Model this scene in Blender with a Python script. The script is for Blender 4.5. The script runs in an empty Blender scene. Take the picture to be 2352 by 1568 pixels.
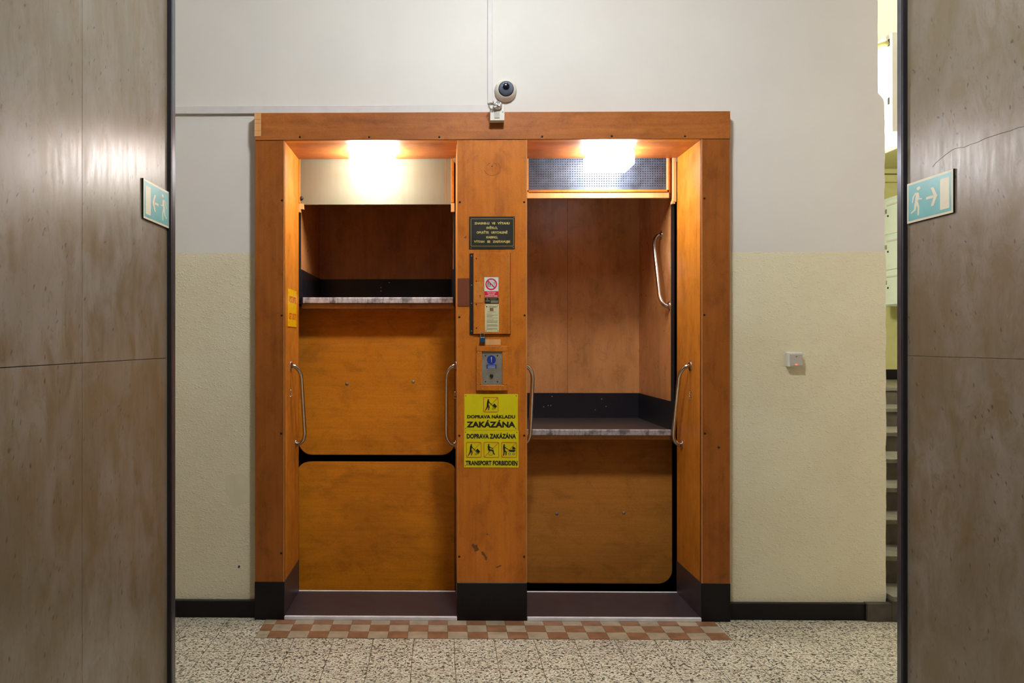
import bpy, bmesh, math, random
from mathutils import Vector, Matrix
random.seed(7)
sc = bpy.context.scene
C = sc.collection

# ---------------------------------------------------------------- camera / exposure / world
F = 2000.0                     # focal length in pixels of the 2352 px wide frame
AX, AY = 981.0, 785.0          # principal point
H = 1.49                       # eye height
TH = math.atan(0.0146)         # slight yaw to the left
cs, sn = math.cos(TH), math.sin(TH)
cam_d = bpy.data.cameras.new('camera'); cam = bpy.data.objects.new('camera', cam_d); C.objects.link(cam)
cam_d.sensor_width = 36.0; cam_d.lens = F/2352*36.0
cam_d.shift_x = (1176-AX)/2352; cam_d.shift_y = (AY-784)/2352
cam_d.clip_start = 0.05
cam.location = (0, 0, H); cam.rotation_euler = (math.pi/2, 0, TH)
sc.camera = cam
sc.view_settings.view_transform = 'Standard'; sc.view_settings.look = 'None'
sc.view_settings.exposure = 0.0; sc.view_settings.gamma = 1.0
sc.view_settings.use_curve_mapping = False
w = bpy.data.worlds.new('world'); sc.world = w; w.use_nodes = True
w.node_tree.nodes['Background'].inputs[0].default_value = (1, .95, .88, 1)
w.node_tree.nodes['Background'].inputs[1].default_value = 0.02

L_LOBBY, L_PASS, L_LIFT, L_STAIR = 200.0, 6.0, 42.0, 180.0   # radiance of the lamps' diffusers

def X(px, Y):
    u = (px-AX)/F
    return Y*(-sn+u*cs)/(cs+u*sn)
def Z(py, Y, px=1010):
    u = (px-AX)/F
    return H + Y/(cs+u*sn)*(AY-py)/F
def YX(px, x):                 # depth at which column px meets the plane X = x
    u = (px-AX)/F
    return x*(cs+u*sn)/(-sn+u*cs)

# ---------------------------------------------------------------- materials
def srgb(r, g, b):
    f = lambda c: (c/12.92 if c <= .04045 else ((c+.055)/1.055)**2.4)
    return (f(r/255), f(g/255), f(b/255), 1)
class NT:
    def __init__(s, name):
        s.m = bpy.data.materials.new(name); s.m.use_nodes = True
        s.t = s.m.node_tree; s.b = s.t.nodes['Principled BSDF']
        s.tc = s.t.nodes.new('ShaderNodeTexCoord')
    def n(s, typ, **kw):
        nd = s.t.nodes.new(typ)
        for k, v in kw.items():
            if k.startswith('i_'): nd.inputs[k[2:].replace('_', ' ')].default_value = v
            else: setattr(nd, k, v)
        return nd
    def l(s, a, b): s.t.links.new(a, b)
    def coords(s, scale, rot=(0, 0, 0), src=None):
        mp = s.n('ShaderNodeMapping'); mp.inputs['Scale'].default_value = scale; mp.inputs['Rotation'].default_value = rot
        s.l(src or s.tc.outputs['Object'], mp.inputs['Vector']); return mp.outputs[0]
    def noise(s, vec, scale=1, detail=3, rough=.55, dist=0):
        nd = s.n('ShaderNodeTexNoise'); nd.inputs['Scale'].default_value = scale
        nd.inputs['Detail'].default_value = detail; nd.inputs['Roughness'].default_value = rough
        nd.inputs['Distortion'].default_value = dist
        s.l(vec, nd.inputs['Vector']); return nd.outputs['Fac']
    def ramp(s, fac, stops, interp='LINEAR'):
        r = s.n('ShaderNodeValToRGB'); r.color_ramp.interpolation = interp
        e = r.color_ramp.elements
        while len(e) < len(stops): e.new(.5)
        for k, (p, c) in enumerate(stops):
            e[k].position = p; e[k].color = c if isinstance(c, tuple) else (c, c, c, 1)
        s.l(fac, r.inputs[0]); return r.outputs[0]
    def mix(s, fac, a, b, mode='MIX'):
        m = s.n('ShaderNodeMix', data_type='RGBA', blend_type=mode)
        for sock, v in ((m.inputs[0], fac), (m.inputs[6], a), (m.inputs[7], b)):
            if hasattr(v, 'links') or hasattr(v, 'is_linked'): s.l(v, sock)
            else: sock.default_value = v
        return m.outputs[2]
    def math(s, op, a, b=None, c=None):
        m = s.n('ShaderNodeMath', operation=op)
        for k, v in enumerate((a, b, c)):
            if v is None: continue
            if hasattr(v, 'is_linked'): s.l(v, m.inputs[k])
            else: m.inputs[k].default_value = v
        return m.outputs[0]
    def bump(s, hgt, strength=.3, dist=.002):
        b = s.n('ShaderNodeBump'); b.inputs['Strength'].default_value = strength; b.inputs['Distance'].default_value = dist
        s.l(hgt, b.inputs['Height']); s.l(b.outputs[0], s.b.inputs['Normal'])

def flat(name, col, rough=.5, metal=0, spec=.5, emit=0, noise=.06):
    m = NT(name); m.b.inputs['Roughness'].default_value = rough; m.b.inputs['Metallic'].default_value = metal
    m.b.inputs['Specular IOR Level'].default_value = spec
    f = m.noise(m.coords((1, 1, 1)), 14, 4)
    lo = tuple(c*(1-noise*2) for c in col[:3])+(1,); hi = tuple(min(1, c*(1+noise)) for c in col[:3])+(1,)
    m.l(m.ramp(f, [(.3, lo), (.7, hi)]), m.b.inputs['Base Color'])
    if emit:
        m.b.inputs['Emission Color'].default_value = col; m.b.inputs['Emission Strength'].default_value = emit
    return m.m

def wood(name, dark, mid, light, grain='z', rough=.38, spec=.3, blot=.7, spots=True):
    m = NT(name)
    dark = tuple(a*.4+b*.6 for a, b in zip(dark, mid)); light = tuple(a*.5+b*.5 for a, b in zip(light, mid))
    sc_ = {'z': (38, 38, 1.6), 'x': (1.6, 38, 38)}[grain]
    g = m.noise(m.coords(sc_), 1, 6, .65, .4)
    fine = m.noise(m.coords(tuple(v*4 for v in sc_)), 1, 3, .6)
    big = m.noise(m.coords({'z': (3.2, 3.2, 1.3), 'x': (1.3, 3.2, 3.2)}[grain]), 1, 4, .6, .6)
    c = m.ramp(g, [(.28, dark), (.5, mid), (.72, light)])
    c = m.mix(m.math('MULTIPLY', fine, .35), c, mid)
    bl = m.ramp(big, [(.30, (.62, .58, .52, 1)), (.55, (1, 1, 1, 1)), (.75, (1.0, 1.0, 1.0, 1))])
    c = m.mix(blot, c, bl, 'MULTIPLY')
    if spots:   # worn, dirty spots in the varnish
        v = m.noise(m.coords((1, 1, 1)), 62, 3, .6)
        s2 = m.ramp(v, [(.66, 0.0), (.71, 1.0)])
        msk = m.ramp(m.noise(m.coords((1, 1, 1)), 3.1, 2), [(.50, 0.0), (.64, .5)])
        c = m.mix(m.math('MULTIPLY', s2, msk), c, tuple(x*.45 for x in dark[:3])+(1,))
    if spots:
        dt = m.ramp(m.noise(m.coords({'z': (1, 1, .6), 'x': (.6, 1, 1)}[grain]), 11, 6, .72, .5), [(.34, (.70, .66, .60, 1)), (.5, (1, 1, 1, 1)), (.7, (1.06, 1.05, 1.02, 1))])
        c = m.mix(.75, c, dt, 'MULTIPLY')
        mi_ = m.ramp(m.noise(m.coords((1, 1, 1)), 170, 2, .6), [(.35, (.86, .84, .8, 1)), (.6, (1.04, 1.04, 1.04, 1))])
        c = m.mix(.7, c, mi_, 'MULTIPLY')
    m.l(c, m.b.inputs['Base Color'])
    rr = m.ramp(m.noise(m.coords((1, 1, 1)), 9, 5, .7), [(.3, rough*.8), (.7, min(1, rough*1.5))])
    m.l(rr, m.b.inputs['Roughness'])
    m.b.inputs['Specular IOR Level'].default_value = spec
    m.bump(m.math('ADD', g, m.noise(m.coords((1, 1, 1)), 30, 4)), .12, .002)
    return m.m

M = {}
W0, W1, W2 = srgb(160, 90, 22), srgb(204, 126, 36), srgb(222, 148, 54)
M['wood_v'] = wood('varnished_wood_vertical', W0, W1, W2, 'z')
M['wood_h'] = wood('varnished_wood_horizontal', srgb(134, 74, 26), srgb(172, 100, 42), srgb(196, 124, 60), 'x')
M['wood_post'] = wood('varnished_wood_post', srgb(118, 64, 22), srgb(150, 84, 28), srgb(168, 100, 40), 'z')
M['wood_pillar'] = wood('varnished_wood_pillar', srgb(166, 86, 20), srgb(204, 116, 32), srgb(220, 138, 50), 'z')
M['wood_apron'] = wood('varnished_wood_apron', srgb(158, 98, 34), srgb(198, 128, 50), srgb(212, 146, 66), 'x', .45)
M['wood_apron_warm'] = wood('varnished_wood_apron_warm', srgb(180, 104, 16), srgb(220, 134, 24), srgb(234, 152, 40), 'x', .42)
M['wood_cab'] = wood('cabin_wood', srgb(166, 110, 66), srgb(200, 138, 82), srgb(212, 152, 96), 'z', .3, spec=.5)
M['wood_inlay'] = wood('lighter_wood_inlay', srgb(176, 100, 34), srgb(206, 128, 52), srgb(220, 146, 70), 'z')
M['wood_pale'] = wood('pale_plywood', srgb(114, 110, 88), srgb(124, 120, 98), srgb(134, 130, 110), 'z', .4, spots=False, blot=.15)
M['wood_edge'] = wood('light_wood_edging', srgb(196, 136, 76), srgb(220, 164, 104), srgb(236, 190, 134), 'z', .35, spots=False, blot=.2)
M['wood_lip'] = wood('worn_wood_lipping', srgb(176, 112, 50), srgb(200, 134, 72), srgb(216, 154, 94), 'z', .35, spots=False, blot=.5)
M['wood_patch'] = wood('red_brown_veneer', srgb(98, 48, 26), srgb(124, 64, 36), srgb(136, 76, 46), 'z', .5)
M['black'] = flat('black_paint', srgb(14, 11, 13), .34, spec=.28)
M['black_board'] = flat('black_skirting_paint', srgb(30, 28, 34), .3, spec=.5)
M['threshold'] = flat('brown_linoleum', srgb(58, 49, 53), .42, spec=.5, noise=.15)
M['cab_floor'] = flat('cabin_floor_rubber', srgb(58, 50, 48), .4, noise=.2)
M['void'] = flat('shaft_darkness', srgb(16, 14, 13), .9, spec=.1)  # black that stands for the unlit depth of the shaft
M['alu'] = flat('worn_aluminium', srgb(205, 198, 196), .38, .55, noise=.2)
M['alu_white'] = flat('bright_aluminium', srgb(240, 236, 238), .3, .05, noise=.08)
def scuffed():
    m = NT('scuffed_nosing'); f = m.noise(m.coords((60, 10, 10)), 1, 5, .7); g = m.noise(m.coords((1, 1, 1)), 9, 5, .7)
    c = m.ramp(f, [(.3, srgb(120, 110, 112)), (.5, srgb(188, 180, 180)), (.8, srgb(210, 204, 202))])
    c = m.mix(m.ramp(g, [(.5, 0.0), (.62, .8)]), c, srgb(92, 84, 84))
    m.l(c, m.b.inputs['Base Color']); m.b.inputs['Roughness'].default_value = .45; m.b.inputs['Metallic'].default_value = .4
    m.bump(f, .3, .001); return m.m
M['scuffed'] = scuffed()
M['chrome'] = flat('chrome', srgb(205, 200, 195), .16, 1.0, noise=.08)
M['steel'] = flat('brushed_steel', srgb(172, 166, 150), .4, .55, noise=.15)
M['dark_metal'] = flat('dark_metal', srgb(58, 52, 50), .45, .7)
M['screw'] = flat('blackened_screw', srgb(50, 36, 30), .4, .7)
M['grille'] = flat('blue_grey_enamel', srgb(70, 80, 96), .5, .1, noise=.25)
M['grille_back'] = flat('dark_grey_board', srgb(44, 46, 50), .7)
M['plastic'] = flat('white_plastic', srgb(224, 220, 210), .35, noise=.03)
M['trunk'] = flat('painted_cable_duct', srgb(214, 208, 204), .45, noise=.03)
M['grey_plastic'] = flat('grey_plastic', srgb(186, 178, 166), .4, noise=.03)
M['yellow'] = flat('yellow_sign', srgb(226, 208, 14), .38, noise=.04)
M['orange_yellow'] = flat('orange_yellow_sign', srgb(246, 190, 14), .3, noise=.03)
M['ink'] = flat('black_ink', srgb(20, 18, 16), .5, noise=.02)
M['red'] = flat('red_ink', srgb(206, 50, 22), .5, noise=.02)
M['sticker_red'] = flat('sticker_red', srgb(214, 36, 56), .4, noise=.02)
M['white'] = flat('white_sticker', srgb(226, 226, 222), .4, noise=.02)
M['blue'] = flat('sticker_blue', srgb(28, 52, 140), .4, noise=.03)
M['orange_ink'] = flat('orange_ink', srgb(206, 62, 14), .5, noise=.02)
M['cream_plate'] = flat('cream_plate', srgb(214, 204, 160), .45, noise=.04)
M['grey_ink'] = flat('grey_ink', srgb(120, 112, 88), .6, noise=.02)
M['brass_text'] = flat('gold_lettering', srgb(206, 184, 100), .45, .2)
M['plate_black'] = flat('black_engraved_plate', srgb(38, 36, 32), .4, noise=.2)
M['teal'] = flat('teal_sign', srgb(92, 164, 164), .35, noise=.07)
M['cream'] = flat('cream_sign', srgb(204, 196, 168), .4, noise=.04)
M['padlock'] = flat('blue_padlock', srgb(40, 84, 108), .35, .4)
M['trim'] = flat('dark_blue_grey_metal', srgb(98, 101, 112), .28, .75, noise=.1)
M['trim_black'] = flat('black_rubber_trim', srgb(30, 26, 32), .5)
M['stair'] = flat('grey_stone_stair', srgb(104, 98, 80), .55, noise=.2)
M['stair_riser'] = flat('shaded_stone_riser', srgb(74, 66, 52), .6, noise=.2)  # same stone as the treads, shade on the risers painted in
M['stair_wall'] = flat('olive_yellow_wall', srgb(196, 192, 124), .6, noise=.03)
M['stair_cream'] = flat('cream_wall', srgb(226, 218, 200), .6, noise=.03)
M['locker'] = flat('pale_green_enamel', srgb(222, 232, 218), .4, noise=.02)
M['white_enamel'] = flat('white_enamel', srgb(206, 205, 194), .4, noise=.02)
M['ceil'] = flat('ceiling_paint', srgb(224, 220, 210), .8, noise=.02)
M['lime'] = flat('lime_strip', srgb(200, 226, 120), .5, noise=.02)
M['red_led'] = flat('red_indicator', (1, .12, .06, 1), .4, emit=2.2)
M['tile_brown'] = flat('brown_tile', srgb(146, 104, 74), .38, noise=.16)
M['tile_cream'] = flat('beige_tile', srgb(172, 156, 130), .38, noise=.14)
M['stain'] = flat('varnish_stain', srgb(160, 92, 26), .5, noise=.2)
M['grout'] = flat('grout', srgb(62, 52, 42), .9)
M['lens'] = flat('lens_black', srgb(14, 16, 24), .08)
M['dome'] = flat('smoked_dome', srgb(96, 108, 132), .08, .1, noise=.02)
M['glow'] = flat('lamp_led_dots', srgb(210, 215, 225), .3)

def foil():
    m = NT('crumpled_foil'); m.b.inputs['Metallic'].default_value = 1; m.b.inputs['Roughness'].default_value = .22
    m.b.inputs['Base Color'].default_value = (.7, .72, .76, 1); m.bump(m.noise(m.coords((1, 1, 1)), 60, 3), .8, .01); return m.m
M['foil'] = foil()

def lampmat(name, col, strength):
    m = NT(name); m.b.inputs['Base Color'].default_value = (.9, .9, .9, 1)
    m.b.inputs['Emission Color'].default_value = col; m.b.inputs['Emission Strength'].default_value = strength
    return m.m
M['lamp_l'] = lampmat('opal_glass_lit', (1, .98, .96, 1), L_LIFT)
M['lamp_r'] = lampmat('opal_glass_lit_cool', (.93, .97, 1, 1), L_LIFT)
M['lamp_lobby'] = lampmat('opal_glass_lobby', (.95, 1, 1.04, 1), L_LOBBY)
M['fill_side'] = lampmat('fill_lamp_side', (.97, 1, 1, 1), 16.0)
M['fill_pass'] = lampmat('fill_lamp_passage', (1, 1, 1, 1), L_PASS)
M['lamp_stair'] = lampmat('opal_glass_stairwell', (1, 1, .95, 1), L_STAIR*.42)
M['fill_stair_wall'] = lampmat('fill_lamp_stairwell_wall', (1, 1, .96, 1), L_STAIR*1.35)

def plaster():
    m = NT('smooth_white_wall_paint')
    f = m.noise(m.coords((1, 1, 1)), 1.6, 5, .6)
    m.l(m.ramp(f, [(.3, srgb(218, 212, 204)), (.7, srgb(226, 220, 212))]), m.b.inputs['Base Color'])
    m.b.inputs['Roughness'].default_value = .45; m.b.inputs['Specular IOR Level'].default_value = .35
    m.bump(m.noise(m.coords((1, 1, 1)), 28, 5, .6), .10, .003); return m.m
M['wall_up'] = plaster()
def stucco():
    m = NT('yellow_stippled_wall_paint')
    f = m.noise(m.coords((1, 1, 1)), 2.2, 5, .6)
    f2 = m.noise(m.coords((1, 1, 1)), 9, 4, .6)
    c = m.ramp(f, [(.3, srgb(224, 214, 180)), (.7, srgb(232, 225, 194))])
    c = m.mix(m.math('MULTIPLY', f2, .25), c, srgb(226, 206, 174))
    m.l(c, m.b.inputs['Base Color']); m.b.inputs['Roughness'].default_value = .38
    n1 = m.noise(m.coords((55, 55, 100)), 1, 2, .5, 1.2)
    n2 = m.noise(m.coords((22, 22, 34)), 1, 3, .5)
    hgt = m.math('MULTIPLY', m.ramp(n1, [(.50, 0.0), (.66, 1.0)]), m.ramp(n2, [(.35, .25), (.6, 1.0)]))
    m.bump(hgt, .5, .0045); return m.m
M['wall_low'] = stucco()

def marble():
    m = NT('brown_grey_polished_marble')
    co = m.coords((1, 1, 1)); big = m.noise(co, 1.3, 5, .6, .8); mid = m.noise(m.coords((1, 1.7, 1.1), (.5, 0, 0)), 4.5, 6, .7, .7)
    c = m.ramp(big, [(.3, srgb(104, 92, 72)), (.5, srgb(121, 111, 98)), (.7, srgb(134, 126, 117))])
    c = m.mix(m.ramp(mid, [(.38, .75), (.58, 0.0)]), c, srgb(104, 88, 58))
    fine = m.noise(m.coords((1, 30, 17), (.6, 0, 0)), 1, 6, .75, 1.2)
    c = m.mix(m.ramp(fine, [(.34, .6), (.45, 0.0)]), c, srgb(88, 76, 56))
    # sparse fossil marks
    sp = m.n('ShaderNodeSeparateXYZ'); m.l(m.coords((1, 1, 1), (.45, 0, 0)), sp.inputs[0])
    wob = m.math('MULTIPLY', m.math('SUBTRACT', m.noise(co, 16, 2), .5), .05)
    cb = m.n('ShaderNodeCombineXYZ')
    m.l(m.math('MULTIPLY', m.math('ADD', sp.outputs[1], wob), 46.0), cb.inputs[0]); m.l(m.math('MULTIPLY', sp.outputs[2], 19.0), cb.inputs[1])
    v = m.n('ShaderNodeTexVoronoi', feature='F1', voronoi_dimensions='2D'); v.inputs['Scale'].default_value = 1.0; v.inputs['Randomness'].default_value = 1
    m.l(cb.outputs[0], v.inputs['Vector'])
    sel = m.n('ShaderNodeSeparateColor'); m.l(v.outputs['Color'], sel.inputs[0])
    pick = m.ramp(sel.outputs[0], [(.0, 0.0), (.91, 1.0)], 'CONSTANT')
    spot = m.ramp(v.outputs['Distance'], [(.08, 1.0), (.21, 0.0)])
    c = m.mix(m.math('MULTIPLY', m.math('MULTIPLY', pick, spot), .85), c, srgb(48, 38, 28))
    # pale hairy veining
    vn = m.noise(m.coords((1, 9, 3.2), (.6, 0, 0)), 2.2, 6, .7, 1.5)
    c = m.mix(m.ramp(vn, [(.60, 0.0), (.72, .35)]), c, srgb(148, 138, 124))
    m.l(c, m.b.inputs['Base Color'])
    r = m.ramp(m.noise(m.coords((1, 14, 2.5)), 2, 5, .7), [(.3, .28), (.7, .41)])
    m.l(r, m.b.inputs['Roughness']); m.bump(m.noise(m.coords((1, 7, 3)), 3, 5), .10, .003)
    m.b.inputs['Specular IOR Level'].default_value = .6
    return m.m
M['marble'] = marble()

GX0, GY0 = X(585.5, 4.373), 4.373
def terrazzo():
    m = NT('terrazzo_floor_tiles')
    co = m.tc.outputs['Object']
    nz = m.n('ShaderNodeTexNoise'); nz.inputs['Scale'].default_value = 90; nz.inputs['Detail'].default_value = 2; m.l(co, nz.inputs['Vector'])
    dn = m.n('ShaderNodeMix', data_type='VECTOR'); dn.inputs[0].default_value = .014
    m.l(co, dn.inputs[4]); m.l(nz.outputs['Color'], dn.inputs[5])
    v = m.n('ShaderNodeTexVoronoi', feature='F1'); v.inputs['Scale'].default_value = 130; m.l(dn.outputs[1], v.inputs['Vector'])
    s = m.n('ShaderNodeSeparateColor'); m.l(v.outputs['Color'], s.inputs[0])
    c = m.ramp(s.outputs[0], [(0, srgb(70, 66, 54)), (.15, srgb(118, 110, 90)), (.25, srgb(214, 206, 182)), (.5, srgb(228, 220, 198)), (.68, srgb(198, 186, 158)), (.8, srgb(180, 178, 152)), (.86, srgb(222, 214, 194)), (.95, srgb(206, 182, 156))], 'CONSTANT')
    d = m.ramp(m.noise(co, 150, 2, .5, 1.4), [(.58, 0.0), (.63, .85)])
    c = m.mix(d, c, srgb(78, 72, 58))
    big = m.ramp(m.noise(co, 3, 4), [(.3, .86), (.7, 1.0)])
    c = m.mix(1.0, c, big, 'MULTIPLY')
    # grout grid, 20 cm tiles
    sp = m.n('ShaderNodeSeparateXYZ'); m.l(co, sp.inputs[0])
    wob = m.math('MULTIPLY', m.math('SUBTRACT', m.noise(co, 7, 3), .5), .012)
    fx = m.math('PINGPONG', m.math('ADD', m.math('SUBTRACT', sp.outputs[0], GX0-20*.2003), wob), .2003/2)
    fy = m.math('PINGPONG', m.math('ADD', m.math('SUBTRACT', sp.outputs[1], GY0-30*.195), wob), .195/2)
    lx = m.math('LESS_THAN', fx, .0017); ly = m.math('LESS_THAN', fy, .0016)
    g = m.math('MAXIMUM', lx, ly)
    c = m.mix(m.math('MULTIPLY', g, .8), c, srgb(64, 54, 42))
    chip = m.math('MULTIPLY', m.math('LESS_THAN', m.math('MINIMUM', fx, fy), .007), m.ramp(m.noise(co, 13, 3), [(.66, 0.0), (.70, .7)]))
    c = m.mix(chip, c, srgb(84, 74, 62))
    m.l(c, m.b.inputs['Base Color']); m.b.inputs['Roughness'].default_value = .45
    return m.m
M['floor'] = terrazzo()

# ---------------------------------------------------------------- mesh helpers
class MB:
    def __init__(s): s.bm = bmesh.new(); s.k = 0
    def _mi(s, geom_faces, mi):
        for f in geom_faces: f.material_index = mi
    def box(s, x0, x1, y0, y1, z0, z1, bev=0, mi=0, mat=None, seg=1):
        t = bmesh.new(); r = bmesh.ops.create_cube(t, size=1)
        for v in t.verts:
            v.co = Vector(((x0+x1)/2+v.co.x*(x1-x0), (y0+y1)/2+v.co.y*(y1-y0), (z0+z1)/2+v.co.z*(z1-z0)))
        if bev: bmesh.ops.bevel(t, geom=list(t.edges), offset=bev, segments=seg, affect='EDGES', profile=.5)
        s._merge(t, mi, mat); return s
    def _merge(s, t, mi, mat):
        for f in t.faces: f.material_index = mi
        if mat is not None: t.transform(mat)
        me = bpy.data.meshes.new('tmp'); t.to_mesh(me); t.free(); s.bm.from_mesh(me); bpy.data.meshes.remove(me)
    def tube(s, pts, r, n=14, mi=0, caps=True):
        pts = [Vector(p) for p in pts]; rings = []; t = bmesh.new(); up = None
        for i, p in enumerate(pts):
            a = pts[max(0, i-1)]; b = pts[min(len(pts)-1, i+1)]; d = (b-a).normalized()
            if up is None:
                up = Vector((0, 0, 1)) if abs(d.z) < .9 else Vector((0, 1, 0))
            e = d.cross(up).normalized(); up = e.cross(d).normalized()
            rr = r[i] if isinstance(r, (list, tuple)) else r
            rings.append([t.verts.new(p+e*math.cos(2*math.pi*k/n)*rr+up*math.sin(2*math.pi*k/n)*rr) for k in range(n)])
        for i in range(len(rings)-1):
            for k in range(n):
                f = t.faces.new((rings[i][k], rings[i][(k+1) % n], rings[i+1][(k+1) % n], rings[i+1][k])); f.smooth = True
        if caps: t.faces.new(rings[0][::-1]); t.faces.new(rings[-1])
        bmesh.ops.recalc_face_normals(t, faces=t.faces); s._merge(t, mi, None); return s
    def lathe(s, prof, origin, axis, n=28, mi=0):      # prof: (radius, height along axis)
        axis = Vector(axis).normalized(); o = Vector(origin)
        a = axis.orthogonal().normalized(); b = axis.cross(a); t = bmesh.new(); rings = []
        for r, h in prof:
            if r < 1e-6: rings.append([t.verts.new(o+axis*h)])
            else: rings.append([t.verts.new(o+axis*h+(a*math.cos(2*math.pi*k/n)+b*math.sin(2*math.pi*k/n))*r) for k in range(n)])
        for i in range(len(rings)-1):
            A, B = rings[i], rings[i+1]
            for k in range(n):
                q = []
                for v in (A[k % len(A)], A[(k+1) % len(A)], B[(k+1) % len(B)], B[k % len(B)]):
                    if v not in q: q.append(v)
                if len(q) > 2:
                    f = t.faces.new(q); f.smooth = True
        if len(rings[0]) > 1: t.faces.new(rings[0])
        if len(rings[-1]) > 1: t.faces.new(rings[-1])
        bmesh.ops.recalc_face_normals(t, faces=t.faces); s._merge(t, mi, None); return s
    def prism(s, poly, o, u, v, n, th, mi=0, bev=0):   # 2D polygon extruded by th along n
        o, u, v, n = map(Vector, (o, u, v, n)); t = bmesh.new()
        if th < .002: s.k += 1; th += (s.k % 40)*6e-6
        A = [t.verts.new(o+u*p[0]+v*p[1]) for p in poly]; B = [t.verts.new(o+u*p[0]+v*p[1]+n*th) for p in poly]
        t.faces.new(A); top = t.faces.new(B)
        for i in range(len(A)): t.faces.new((A[i], A[(i+1) % len(A)], B[(i+1) % len(A)], B[i]))
        bmesh.ops.recalc_face_normals(t, faces=t.faces)
        if bev: bmesh.ops.bevel(t, geom=list(top.edges), offset=bev, segments=2, affect='EDGES')
        s._merge(t, mi, None); return s
    def build(s, name, mats, parent=None, tag=None):
        if not isinstance(mats, (list, tuple)): mats = [mats]
        off = Vector((0, 0, 0)); p = parent
        while p is not None: off += p.location; p = p.parent
        me = bpy.data.meshes.new(name); bmesh.ops.translate(s.bm, verts=s.bm.verts, vec=-off)
        s.bm.to_mesh(me); s.bm.free()
        for m in mats: me.materials.append(m if not isinstance(m, str) else M[m])
        o = bpy.data.objects.new(name, me); C.objects.link(o); o.parent = parent
        if tag: props(o, *tag)
        return o
def props(o, label=None, cat=None, group=None, kind=None):
    if label: o['label'] = label
    if cat: o['category'] = cat
    if group: o['group'] = group
    if kind: o['kind'] = kind
    return o
def thing(name, label, cat, loc, group=None):
    o = bpy.data.objects.new(name, None); C.objects.link(o); o.location = loc; o.empty_display_size = .05
    return props(o, label, cat, group)
def struct(name, mb, mats, parent=None):
    o = mb.build(name, mats, parent)
    if parent is None: o['kind'] = 'structure'
    return o
def bx(*a, **k): return MB().box(*a, **k)
def circ(cx, cy, r, n=24, a0=0, a1=2*math.pi, closed=True):
    m = n if closed else n+1
    return [(cx+r*math.cos(a0+(a1-a0)*i/n), cy+r*math.sin(a0+(a1-a0)*i/n)) for i in range(m)]
def rrect(x0, y0, x1, y1, r, n=6):
    out = []
    for cx, cy, a in ((x1-r, y1-r, 0), (x0+r, y1-r, math.pi/2), (x0+r, y0+r, math.pi), (x1-r, y0+r, 1.5*math.pi)):
        out += [(cx+r*math.cos(a+math.pi/2*i/n), cy+r*math.sin(a+math.pi/2*i/n)) for i in range(n+1)]
    return out
def bar(p, q, w):     # thick 2D line as polygon
    p, q = Vector(p), Vector(q); d = (q-p).normalized(); e = Vector((-d.y, d.x))*w/2
    return [tuple(p+e), tuple(p-e), tuple(q-e), tuple(q+e)]
def limb(pts, ws):    # tapered polyline -> list of quads and round joints
    out = []
    for i in range(len(pts)-1):
        p, q = Vector(pts[i]), Vector(pts[i+1]); d = (q-p).normalized(); e = Vector((-d.y, d.x))
        out.append([tuple(p+e*ws[i]/2), tuple(p-e*ws[i]/2), tuple(q-e*ws[i+1]/2), tuple(q+e*ws[i+1]/2)])
    for p, w_ in zip(pts, ws): out.append(circ(p[0], p[1], w_/2, 12))
    return out

def add_text(mb, s, cx, cy, size, width, o, u, v, n, th=.0006, bold=0.0, mi=0):
    """lettering laid in the plane (o,u,v); scaled to width, cap height = size; centred on (cx, baseline cy)"""
    cu = bpy.data.curves.new('t', 'FONT'); cu.body = s; cu.align_x = 'CENTER'; cu.size = 1; cu.offset = bold; cu.resolution_u = 3
    ob = bpy.data.objects.new('t', cu); C.objects.link(ob)
    dg = bpy.context.evaluated_depsgraph_get(); me = bpy.data.meshes.new_from_object(ob.evaluated_get(dg))
    bpy.data.objects.remove(ob); bpy.data.curves.remove(cu)
    t = bmesh.new(); t.from_mesh(me); bpy.data.meshes.remove(me)
    xs = [q.co.x for q in t.verts]; w_ = max(xs)-min(xs); mid = (max(xs)+min(xs))/2
    sx = width/w_; sy = size/.70
    o, u, v, n = map(Vector, (o, u, v, n))
    for q in t.verts:
        a, b = (q.co.x-mid)*sx+cx, q.co.y*sy+cy
        q.co = o+u*a+v*b+n*th
    s_ = t; bmesh.ops.recalc_face_normals(s_, faces=s_.faces)
    for f in s_.faces:
        if f.normal.dot(n) < 0: f.normal_flip()
    mb._merge(s_, mi, None)

UX, UZ, NY = (1, 0, 0), (0, 0, 1), (0, -1, 0)

# ================================================================ SETTING
Y0, YW, Y1 = 4.66, 4.72, 5.14           # portal front, wall, inner edge of jambs
xa, xb, xc, xd, xe, xf = X(586, Y0), X(653, Y0), X(1050, Y0), X(1210.5, Y0), X(1611, Y0), X(1676.5, Y0)
zt, zb, zp = Z(258, Y0), Z(321, Y0), Z(1337, Y0)
xg, xg2 = X(2033, YW), X(2015.5, YW)
XL, XR, YE = X(384, 3.7), X(2084, 3.7), 3.7
CEIL = 4.0

b = MB().box(-4.2, 4.5, -3.0, Y0+.002, -.12, 0).box(-4.2, xa, Y0, YW+.2, -.12, 0).box(xf, 4.5, Y0, YW+.25, -.12, 0)
floor = struct('floor', b, 'floor')
# checkered tile inlay in front of the lifts
b = MB(); p = .1014
ry = [4.373, 4.373+.104, 4.373+.208, Y0+.0]
x_first = X(612.5, 4.373)
b.box(GX0, x_first+23*p, ry[0], ry[3], .0, .0006, mi=2)
for r in range(3):
    for c in range(-1, 23):
        x0 = GX0 if c < 0 else x_first+c*p; x1 = x_first+(c+1)*p
        b.box(x0+.0006, x1-.0006, ry[r]+.0006, ry[r+1]-.0006, .0003, .0014, mi=(0 if (c+r) % 2 else 1))
# r=0,c=-1 is beige, c=0 brown
inlay = b.build('checkered_tile_inlay', ['tile_cream', 'tile_brown', 'grout'], floor)

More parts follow.
